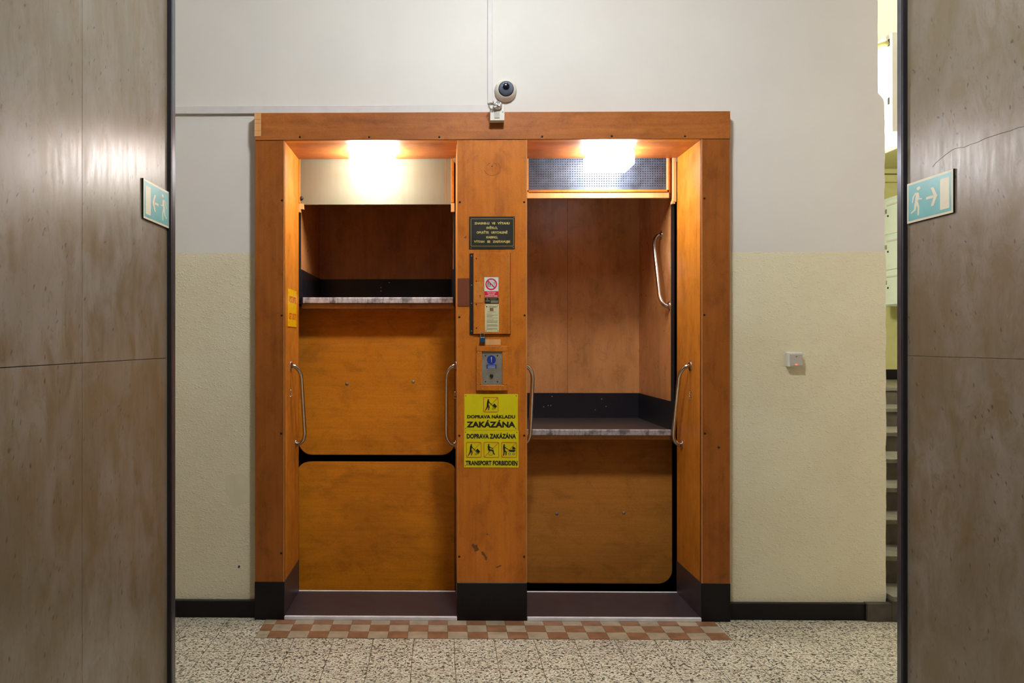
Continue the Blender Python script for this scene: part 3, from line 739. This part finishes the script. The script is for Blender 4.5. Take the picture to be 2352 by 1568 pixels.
# black engraved plate
yp = Y0-.004
px0, px1, pz0, pz1 = X(1077.5, Y0), X(1182.5, Y0), Z(572, Y0), Z(497.5, Y0)
t = thing('warning_plate', 'black plate with gold Czech lettering near the top of the pillar', 'sign', ((px0+px1)/2, Y0, pz0))
MB().box(px0, px1, yp, Y0, pz0, pz1, bev=.001).build('plate', 'plate_black', t)
b = MB(); o = (0, yp, 0); frame_poly(b, X(1081.5, Y0), Z(565.5, Y0), X(1179.5, Y0), Z(502.5, Y0), .0014, .003, o, 0, th=.0005); b.build('border', 'brass_text', t)
b = MB()
cxp = X(1130, Y0)
for s, yy, wd in (('ZHASNE-LI   VE   VÝTAHU', 515.5, 81), ('SVĚTLO,', 526, 26), ('OPUSŤTE   URYCHLENĚ', 536.5, 71), ('KABINU,', 547.5, 26), ('VÝTAH   SE   ZASTAVUJE!', 557.5, 83)):
    b = MB(); add_text(b, s, cxp, Z(yy, Y0), .0112, wd*Y0/F, o, UX, UZ, NY, .0005, .042); b.build('lettering', 'brass_text', t)
for a, c_ in ((1082, 570), (1179, 569), (1180, 500)):
    MB().lathe([(0, .0012), (.002, .001), (.0025, 0)], (X(a, Y0), yp, Z(c_, Y0)), NY, 8).build('screw', 'steel', t)

# pictograms in a unit square (0..1)
def man_cart(b, o, x, z, s, mi):
    def P_(poly): b.prism([(x+p_[0]*s, z+p_[1]*s) for p_ in poly], o, UX, UZ, NY, .0009, mi)
    P_(circ(.34, .82, .052, 16))
    for q in limb([(.32, .72), (.29, .46)], [.13, .11])+limb([(.30, .47), (.24, .28), (.14, .13)], [.10, .075, .05])+limb([(.31, .46), (.39, .34), (.35, .15)], [.10, .07, .05])+limb([(.34, .73), (.45, .60), (.58, .50)], [.07, .05, .04]): P_(q)
    P_(bar((.50, .56), (.76, .23), .022)); P_(bar((.74, .21), (.84, .27), .022))
    P_([(.62, .45), (.75, .58), (.92, .39), (.79, .27)])
    for i in range(12): P_(bar((.63+.052*math.cos(i*.524), .215+.052*math.sin(i*.524)), (.63+.052*math.cos((i+1)*.524), .215+.052*math.sin((i+1)*.524)), .016))
def man_wheelchair(b, o, x, z, s, mi):
    def P_(poly): b.prism([(x+p_[0]*s, z+p_[1]*s) for p_ in poly], o, UX, UZ, NY, .0009, mi)
    P_(circ(.32, .83, .05, 16))
    for q in limb([(.32, .72), (.34, .50)], [.13, .12])+limb([(.36, .49), (.60, .46)], [.11, .09])+limb([(.60, .46), (.66, .24), (.72, .21)], [.09, .06, .05])+limb([(.34, .71), (.45, .64), (.60, .60)], [.07, .05, .05]): P_(q)
    for i in range(20): P_(bar((.46+.15*math.cos(i*.314), .29+.15*math.sin(i*.314)), (.46+.15*math.cos((i+1)*.314), .29+.15*math.sin((i+1)*.314)), .016))
    P_(circ(.46, .29, .02, 10))
def man_pram(b, o, x, z, s, mi, mw):
    def P_(poly, m=mi): b.prism([(x+p_[0]*s, z+p_[1]*s) for p_ in poly], o, UX, UZ, NY, .0009, m)
    P_(circ(.18, .82, .05, 16))
    for q in limb([(.17, .72), (.18, .46)], [.12, .11])+limb([(.18, .47), (.17, .28), (.12, .14)], [.10, .07, .05])+limb([(.20, .46), (.32, .34), (.30, .16)], [.10, .07, .05])+limb([(.18, .73), (.30, .61), (.45, .53)], [.07, .05, .04]): P_(q)
    P_([(.47, .50), (.47, .44), (.54, .38), (.82, .37), (.90, .42), (.92, .50)])
    P_([(.72, .72)]+[(.72+.21*math.cos(a), .52+.20*math.sin(a)) for a in [math.radians(90-i*12) for i in range(8)]]+[(.72, .52)])
    for cx_ in (.53, .81):
        P_(circ(cx_, .24, .072, 18)); b.prism([(x+p_[0]*s, z+p_[1]*s) for p_ in circ(cx_, .24, .042, 14)], o, UX, UZ, NY, .0011, mw)
def pict(b, kind, x, z, s, o):
    frame_poly(b, x, z, x+s, z+s, s*.032, s*.07, o, 1)
    if kind == 'cart': man_cart(b, o, x, z, s, 0)
    elif kind == 'chair': man_wheelchair(b, o, x, z, s, 0)
    else: man_pram(b, o, x, z, s, 0, 2)
    b.prism([(x+p_[0]*s, z+p_[1]*s) for p_ in bar((.05, .05), (.95, .95), .02)], o, UX, UZ, NY, .0012, 1)
sp = Y0/F
yp = Y0-.0022
def yellow_sign(label, a, b0, c_, d_, build):
    x0, x1, z0, z1 = X(a, Y0), X(c_, Y0), Z(d_, Y0), Z(b0, Y0)
    t = thing('forbidden_sign', label, 'sign', ((x0+x1)/2, Y0, z0))
    MB().box(x0, x1, yp, Y0, z0, z1, bev=.0004).build('plate', 'yellow', t); build(t, x0, z0)
    for qx, qz in ((a+3.5, b0+4), (c_-4, b0+4), (a+3, d_-4), (c_-5, d_-4)):
        MB().lathe([(0, .0015), (.002, .001), (.0026, 0)], (X(qx, Y0), yp, Z(qz, Y0)), NY, 8).build('screw', 'dark_metal', t)
def s1(t, x0, z0):
    o = (0, yp, 0); b = MB(); s = 34.3*sp
    pict(b, 'cart', X(1110, Y0), Z(946, Y0), s, o); b.build('pictogram', ['ink', 'red', 'white'], t)
    b = MB(); add_text(b, 'DOPRAVA NÁKLADU', X(1128, Y0), Z(960, Y0), 7.0*sp, 110*sp, o, UX, UZ, NY, .0008, .046); b.build('lettering', 'ink', t); b = MB()
    add_text(b, 'ZAKÁZÁNA', X(1127.5, Y0), Z(980.3, Y0), 12.2*sp, 112*sp, o, UX, UZ, NY, .0008, .045); b.build('lettering', 'ink', t)
def s2(t, x0, z0):
    o = (0, yp, 0); b = MB(); s = 35.2*sp
    for kd, a in (('cart', 1070.5), ('chair', 1111), ('pram', 1151.5)): pict(b, kd, X(a, Y0), Z(1050, Y0), s, o)
    b.build('pictogram', ['ink', 'red', 'white'], t)
    b = MB(); add_text(b, 'DOPRAVA ZAKÁZÁNA', X(1128.5, Y0), Z(1006, Y0), 9.8*sp, 113*sp, o, UX, UZ, NY, .0008, .046); b.build('lettering', 'ink', t); b = MB()
    add_text(b, 'TRANSPORT FORBIDDEN', X(1129, Y0), Z(1067.5, Y0), 9.8*sp, 119*sp, o, UX, UZ, NY, .0008, .046); b.build('lettering', 'ink', t)
yellow_sign('yellow sign reading DOPRAVA NÁKLADU ZAKÁZÁNA, upper of two on the pillar', 1066.5, 904.5, 1189.5, 987.5, s1)
yellow_sign('yellow sign reading TRANSPORT FORBIDDEN, lower of two on the pillar', 1066, 988, 1191, 1073, s2)

# stickers on the access panel
yd_ = Y0-.014; yp2 = yd_-.0012; o = (0, yp2, 0)
def P0(px): return X(px, Y0)
def Q0(py): return Z(py, Y0)
t = thing('prohibition_sticker', 'white and red lift sticker with a crossed-out circle on the access panel', 'sticker', (P0(1128), Y0, Q0(683)))
MB().box(P0(1112), P0(1144.5), yp2, yd_, Q0(682.5), Q0(637), bev=.0003).build('backing', 'white', t)
MB().box(P0(1112.2), P0(1144.5), yp2-.0003, yp2, Q0(682.3), Q0(669)).build('caption_band', 'sticker_red', t)
b = MB(); R_ = 13.4*sp; cx_, cz_ = P0(1128), Q0(653)
for i in range(40):
    a, c_ = 2*math.pi*i/40, 2*math.pi*(i+1)/40
    b.prism([(cx_+R_*math.cos(a), cz_+R_*math.sin(a)), (cx_+R_*math.cos(c_), cz_+R_*math.sin(c_)), (cx_+R_*.78*math.cos(c_), cz_+R_*.78*math.sin(c_)), (cx_+R_*.78*math.cos(a), cz_+R_*.78*math.sin(a))], o, UX, UZ, NY, .0006)
b.prism(bar((cx_-R_*.62, cz_+R_*.62), (cx_+R_*.62, cz_-R_*.62), .0055), o, UX, UZ, NY, .0009)
b.build('crossed_circle', 'sticker_red', t)
b = MB()
for dx in (-8, -3.4):
    q = cx_+dx*sp*.9; s = sp
    b.prism(circ(q, cz_+3.5*s, .0022, 8), o, UX, UZ, NY, .0007)
    for l in limb([(q, cz_+2*s), (q, cz_-1.5*s)], [.0045, .004])+limb([(q-.0006, cz_-1.5*s), (q-.0025, cz_-6*s)], [.002, .0015])+limb([(q+.0006, cz_-1.5*s), (q+.0025, cz_-6*s)], [.002, .0015]): b.prism(l, o, UX, UZ, NY, .0007)
for k in range(4): b.prism(bar((cx_+(4.5+.6*k)*sp, cz_+(3.5-2.3*k)*sp), (cx_+(9-.3*k)*sp, cz_+(5-2.5*k)*sp), .0018), o, UX, UZ, NY, .0007)
frame_poly(b, cx_-R_*.62, cz_-R_*.45, cx_+R_*.25, cz_+R_*.45, .0007, .0012, o, 0, th=.0005)
b.build('pictogram', 'ink', t)
o2 = (0, yp2-.0003, 0)
for s, yy, wd in (('TENTO VÝTAH', 673.3, 20), ('NESLOUŽÍ', 677.3, 15), ('K EVAKUACI OSOB', 681.2, 27.5)): b = MB(); add_text(b, s, cx_, Q0(yy), 2.5*sp, wd*sp, o2, UX, UZ, NY, .0004, .02); b.build('lettering', 'white', t)
t = thing('maker_plate', 'small black and brass plate between the red sticker and the cream notice', 'plate', (P0(1128), Y0, Q0(697)))
MB().box(P0(1113), P0(1145), yp2, yd_, Q0(697.5), Q0(684), bev=.0003).build('plate', 'plate_black', t)
b = MB().box(P0(1127), P0(1143.5), yp2-.0006, yp2, Q0(696), Q0(690)).box(P0(1115), P0(1125), yp2-.0006, yp2, Q0(692.5), Q0(690)); b.lathe([(.0045, 0), (.0045, .0006)], (P0(1119), yp2, Q0(686.8)), NY, 16)
b.box(P0(1124), P0(1141), yp2-.0006, yp2, Q0(686.4), Q0(685.4)).box(P0(1126), P0(1139), yp2-.0006, yp2, Q0(688.6), Q0(687.8)); b.build('engraving', 'grey_ink', t)
t = thing('instruction_notice', 'narrow cream notice headed VÝTAHY at the bottom of the access panel', 'notice', (P0(1129), Y0, Q0(762)))
MB().box(P0(1113.5), P0(1145.5), yp2, yd_, Q0(762), Q0(698.5), bev=.0003).build('plate', 'cream_plate', t)
b = MB(); add_text(b, 'V Ý T A H Y', P0(1132), Q0(705.4), 2.6*sp, 20*sp, o, UX, UZ, NY, .0006, .02)
b.lathe([(.0035, 0), (.0035, .0006)], (P0(1117.5), yp2, Q0(704.5)), NY, 12)
for a, c_ in ((1115.5, 701), (1143, 701), (1116, 759.5), (1143.5, 759.5)): b.lathe([(0, .001), (.0018, .0008), (.002, 0)], (P0(a), yp2, Q0(c_)), NY, 8)
b.build('heading', 'ink', t)
MB().box(P0(1124.5), P0(1133), yp2-.0005, yp2, Q0(714.3), Q0(707)).build('picture', 'tile_brown', t)
b = MB(); rr = random.Random(2)
y = 706.3
b.box(P0(1121), P0(1142), yp2-.0004, yp2, Q0(706.6), Q0(706.3)).box(P0(1119), P0(1138), yp2-.0004, yp2, Q0(716.6), Q0(715.9))
for y, e in ((721, 1129), (723.5, 1143), (725.5, 1133), (727.5, 1129), (730, 1143.5), (734, 1134), (736.6, 1143), (738.8, 1142), (740.6, 1142), (742.3, 1120), (745.3, 1141), (747.4, 1143), (749, 1143), (751, 1120), (753.6, 1141), (755.6, 1142.5), (757.2, 1131)):
    b.box(P0(1117.3), P0(e), yp2-.0004, yp2, Q0(y+.45), Q0(y-.25))
b.build('printed_text', 'grey_ink', t)
# padlock
lx, lz = P0(1107.5), Q0(787)
t = thing('padlock', 'small blue padlock hanging below the access panel', 'padlock', (lx, Y0, lz))
MB().box(P0(1101.5), P0(1114), Y0-.028, Y0-.014, Q0(787), Q0(774), bev=.003, seg=2).build('body', 'padlock', t)
zs = Q0(774); MB().tube([(lx-.0095, Y0-.021, zs-.002), (lx-.0095, Y0-.021, zs+.010)]+[(lx+.0095*math.cos(a), Y0-.021, zs+.012+.010*math.sin(a)) for a in [math.pi-i*math.pi/8 for i in range(9)]]+[(lx+.0095, Y0-.021, zs-.002)], .0024, 10).build('shackle', 'chrome', t)
MB().tube([(lx, Y0-.021, zs+.020), (lx-.004, Y0-.024, zs+.026), (lx, Y0-.018, zs+.034), (lx+.001, Y0-.013, zs+.036)], .002, 8).build('staple', 'steel', t)
MB().box(P0(1115), P0(1150), Y0-.0008, Y0, Q0(792), Q0(779)).build('veneer_scar', 'wood_edge', portal)
# key switch in a wooden frame
x0, x1, z0, z1 = P0(1093.5), P0(1166), Q0(896.5), Q0(794)
t = thing('key_switch', 'key switch on a steel plate in a small wooden frame above the yellow signs', 'key switch', ((x0+x1)/2, Y0, z0))
b = MB(); fw = 13*sp
for (a, c_, d_, e) in ((x0, x1, z1-fw, z1), (x0, x1, z0, z0+fw), (x0, x0+fw, z0+fw, z1-fw), (x1-fw, x1, z0+fw, z1-fw)): b.box(a, c_, Y0-.016, Y0, d_, e, bev=.0025)
b.build('wooden_frame', 'wood_pillar', t)
MB().box(x0+fw-.002, x1-fw+.002, Y0-.006, Y0, z0+fw-.002, z1-fw+.002).build('steel_plate', 'steel', t)
for a, c_ in ((1098, 809), (1098, 846), (1099, 882), (1159.5, 808), (1159.5, 845), (1159.5, 882), (1150, 798.5), (1108, 892), (1149, 895)):
    MB().lathe([(0, .002), (.003, .0015), (.0036, 0)], (P0(a), Y0-.016, Q0(c_)), NY, 10).build('screw', 'steel', t)
for a, c_ in ((1115, 816.5), (1142.5, 816.5), (1115, 876), (1142.5, 876)):
    MB().lathe([(0, .0022), (.003, .0015), (.0038, 0)], (P0(a), Y0-.006, Q0(c_)), NY, 10).build('screw', 'screw', t)
kx, kz = P0(1128.5), Q0(862.5)
MB().lathe([(.010, 0), (.010, .006), (.007, .008), (0, .008)], (kx, Y0-.006, kz), NY, 20).build('lock_cylinder', 'dark_metal', t)
b = MB(); kz2 = Q0(826)
b.lathe([(10.3*sp, 0), (10.3*sp, .0006)], (kx, Y0-.006, kz2), NY, 28, 0)
b.box(P0(1117.5), P0(1140), Y0-.0066, Y0-.006, Q0(846), Q0(837), mi=0)
o3 = (0, Y0-.0066, 0)
b.prism([(kx-.0022, kz2+.015), (kx+.0022, kz2+.015), (kx+.0012, kz2-.006), (kx-.0012, kz2-.006)], o3, UX, UZ, NY, .0003, 1); b.prism(circ(kx, kz2-.0105, .0022, 10), o3, UX, UZ, NY, .0003, 1)
for yy in (840.3, 844.2): b.box(P0(1120), P0(1137.5), Y0-.0069, Y0-.0066, Q0(yy+.6), Q0(yy-.6), mi=1)
b.build('blue_sticker', ['blue', 'white'], t)

# yellow GET OUT sign on the left jamb
ya, yb_ = YX(661, xb), YX(680.5, xb)
za0, za1 = Z(749.5, ya, 661), Z(662.5, ya, 661)
t = thing('get_out_sign', 'orange-yellow GET OUT sign on the left jamb of the left opening', 'sign', (xb, (ya+yb_)/2, za0))
xs_ = xb+.0025
MB().box(xb-.0005, xs_, ya, yb_, za0, za1, bev=.0003).build('plate', 'orange_yellow', t)
b = MB(); o4 = (xs_, 0, 0); VY = (0, 1, 0); NXp = (1, 0, 0); cy_ = (ya+yb_)/2; wv = (yb_-ya)
add_text(b, 'VYSTUPTE!', cy_, za1-.072, .034, wv*.82, o4, VY, UZ, NXp, .0006, .02); b.build('lettering', 'orange_ink', t); b = MB()
add_text(b, 'GET OUT!!', cy_, za0+.042, .034, wv*.82, o4, VY, UZ, NXp, .0006, .02)
b.build('lettering', 'orange_ink', t)
for yy, zz in ((ya+.01, za1-.02), (yb_-.01, za1-.01), (ya+.01, za0+.02), (yb_-.01, za0+.015)):
    MB().lathe([(0, .001), (.002, .0008), (.0025, 0)], (xs_, yy, zz), NXp, 8).build('nail', 'screw', t)

# exit signs on the marble
def exit_sign(label, x, s, yn, yf, z0, z1):   # yn near end, yf far end; s = normal direction
    t = thing('exit_sign', label, 'sign', (x, (yn+yf)/2, z0), 'exit signs on the marble walls')
    n = (s, 0, 0); xs = x+s*.008
    MB().box(*sorted((x+s*.0004, x+s*.0075)), yn, yf, z0, z1).build('backing', 'ink', t)
    MB().box(*sorted((x+s*.0065, xs)), yn+.0006, yf, z0+.0008, z1-.0006).build('border', 'cream', t)
    W_ = yf-yn; Hh = z1-z0; o = (xs, 0, 0)
    MB().box(*sorted((xs, xs+s*.0005)), yn+W_*.035, yf-W_*.03, z0+Hh*.06, z1-Hh*.06).build('teal_field', 'teal', t)
    o = (xs+s*.0005, 0, 0)
    def P_(b, poly): b.prism([(yf-p_[0]*W_, z0+p_[1]*Hh) for p_ in poly], o, (0, 1, 0), UZ, n, .0005)   # u: 0 at far end, 1 at near end
    b = MB(); P_(b, rrect(.74, .13, .93, .85, .02)); b.build('doorway', 'cream', t)
    b = MB(); P_(b, [(.44, .47), (.44, .53), (.60, .53), (.60, .47)]); P_(b, [(.54, .72), (.60, .72), (.68, .50), (.60, .28), (.54, .28), (.61, .50)]); b.build('arrow', 'cream', t)
    b = MB(); P_(b, circ(.27, .80, .042, 16))
    b2 = [(.215, .70), (.275, .71), (.275, .56), (.245, .46), (.19, .44), (.19, .52)]
    P_(b, b2)
    for q in limb([(.21, .70), (.15, .62), (.13, .50)], [.035, .03, .025])+limb([(.265, .66), (.275, .54), (.34, .53)], [.035, .035, .03])+limb([(.205, .45), (.19, .30), (.11, .25)], [.055, .04, .035])+limb([(.235, .46), (.27, .34), (.265, .16)], [.05, .04, .035]): P_(b, q)
    b.build('running_figure', 'cream', t)
yn, yf = YX(325, XL), YX(385, XL)-.008
exit_sign('teal exit sign with running figure on the left marble wall', XL, 1, yn, yf, Z(500.5, yn, 325), Z(408.5, yn, 325))
yn, yf = YX(2194, XR), YX(2088, XR)
exit_sign('teal exit sign with running figure on the right marble wall', XR, -1, yn, yf, Z(488, yn, 2194), Z(387, yn, 2194))

# ================================================================ STAIRWELL
ST = 4.5
noses = [1368, 1275, 1192, 1119, 1053, 992, 937, 889]; backs = [1338, 1250, 1172, 1101, 1036, 979, 928, 871]
stair = thing('staircase', 'grey stone stairs climbing away behind the right end of the lift wall', 'staircase', (3.3, 4.67, 0))
Yi = 4.67; zprev = 0; K_ = 2050
for i in range(8):
    kk = F*1.0
    u = (K_-AX)/F; sc_ = 1/(cs+u*sn)
    zi = H-(noses[i]-AY)/F*Yi*sc_
    Yn = (H-zi)*F/(backs[i]-AY)/sc_
    x0 = xg+.012
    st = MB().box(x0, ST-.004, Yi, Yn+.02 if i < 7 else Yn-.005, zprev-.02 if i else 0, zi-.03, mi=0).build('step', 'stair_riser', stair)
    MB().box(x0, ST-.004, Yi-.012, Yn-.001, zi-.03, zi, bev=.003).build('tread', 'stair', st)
    zprev = zi-.03; Yi = Yn; 
YSB = Yi; zland = zi
MB().box(X(1993, 4.67), xg+.012, 4.672, YW-.003, 0, Z(1383, 4.67)).build('step_end', 'stair_riser', stair)
s0 = (2050, 1355)
MB().box(X(2053, 4.7), X(2068, 4.7), 4.70, 4.72, Z(1368, 4.67)-.0+.0005, Z(1368, 4.67)+.002, mat=None).build('lime_marker', 'lime', None, ('short lime-green strip lying on the lowest stair tread', 'strip'))
b = MB().box(xg2-.3, ST+.1, YSB, YSB+.1, -.1, 5.2, mi=0); struct('wall_stairwell_back', b, ['stair_wall'])
struct('baseboard_stairwell', bx(xg+.006, ST, YSB-.02, YSB, zland, Z(848, YSB, 2050)), 'black')
struct('wall_stairwell_right', bx(ST, ST+.1, YE-.1, YSB+.1, -.1, 5.2), 'stair_cream')
struct('wall_stairwell_left', bx(xg2-.3, xg+.006, YW+.2, YSB, -.1, 5.2), 'stair_cream')
struct('ceiling_stairwell', bx(xg2-.3, ST+.1, YW+.2, YSB+.1, 5.2, 5.3), 'ceil')
struct('wall_stairwell_front', bx(xg2-.3, ST+.1, YW+.1, YW+.2, CEIL+.1, 5.2), 'ceil')
zs_ = H+1.66*6.9/6.9
yq = 6.9
b = MB().box(xg+.006, ST, yq, YSB-.001, Z(304, yq, 2050), Z(304, yq, 2050)+.35); struct('ceiling_landing', b, ['stair_wall'])
b = MB().box(xg+.006, ST, yq-.02, yq, Z(304, yq, 2050)+.02, 5.19); struct('wall_upper_flight', b, ['stair_cream'])
struct('trim_3', MB().box(xg+.006, ST, YSB-.06, YSB-.001, Z(420, YSB, 2050), Z(404, YSB, 2050)).box(xg+.006, ST, YSB-.09, YSB-.001, Z(402, YSB, 2050), Z(388, YSB, 2050)), 'stair_wall')
# white service duct
yn_ = 5.9; xk = X(2048.5, yn_)
t = thing('service_duct', 'white enamelled box high in the stairwell behind the wall end', 'duct', (xk, yn_, Z(303, yn_, 2048)))
zk0, zk1 = Z(303, yn_, 2048), Z(73, yn_, 2048)
MB().box(xk, xk+.3, yn_, 6.7, zk0, zk1, bev=.004).build('casing', 'white_enamel', t)
for yy in (6.05, 6.55): MB().tube([(xk+.2, yy, zk1-.002), (xk+.2, yy, 5.199)], .008, 8).build('hanger_rod', 'steel', t)
for py in (98, 232):
    yy = YX(2041.5, xk)
    MB().box(xk-.002, xk+.001, yy-.012, yy+.012, Z(py+8, yy, 2041), Z(py-8, yy, 2041)).build('slot', 'ink', t)
yy = YX(2041, xk)
MB().tube([(xk+.0, yy, Z(98, yy, 2041)), (xk-.04, yy+.02, Z(101, yy, 2036)-.0), (xk-.14, yy+.05, Z(113, yy, 2014))], .018, 12).build('pipe', 'stair_wall', t)
# locker cabinet
xm = 4.12; ym0, ym1 = 7.2, YX(2028, xm)
u = (2050-AX)/F
ymid = YX(2050, xm)
lz = [Z(y, ymid, 2050) for y in (702, 621, 539, 456)]
t = thing('locker_cabinet', 'pale green cabinet with three stacked locker doors in the stairwell', 'cabinet', (xm, ymid, lz[0]))
MB().box(xm, ST-.001, ym0, ym1, lz[0], lz[3]+.02, bev=.004).build('body', 'locker', t)
yl = YX(2036.5, xm)
for i in range(3):
    d = MB().box(xm-.012, xm, ym0+.02, ym1-.004, lz[i]+.012, lz[i+1]-.008, bev=.002).build('door', 'locker', t)
    yk = YX(2043, xm); zk = Z((661, 578, 496)[i], yk, 2043)
    MB().lathe([(.010, 0), (.009, .006), (0, .007)], (xm-.012, yk, zk), (-1, 0, 0), 12).build('lock', 'dark_metal', d)
    MB().box(xm-.020, xm-.012, ym0+.03, YX(2041, xm), lz[i+1]-.060, lz[i+1]-.045).build('card_slot', 'white_enamel', d)
    yk2 = YX(2034, xm)
    MB().box(xm-.016, xm-.012, yk2-.05, yk2, lz[i+1]-.125, lz[i+1]-.085).build('latch', 'steel', d)
room_lamp('opal ceiling lamp of the stairwell', 3.9, 5.3, 5.2, .3, 'lamp_stair')
t = thing('added_wall_lamp', 'added opal fill lamp on the side wall of the stairwell', 'lamp', (xg+.007, 6.0, 2.6))  # hidden lamp, added to light the lockers, back wall and steps
MB().box(xg+.007, xg+.026, 5.9, 6.1, 2.5, 2.7, bev=.003).build('back_plate', 'white_enamel', t)
MB().box(xg+.026, xg+.106, 5.88, 6.12, 2.48, 2.72, bev=.012, seg=2).build('glass_shade', 'fill_stair_wall', t)
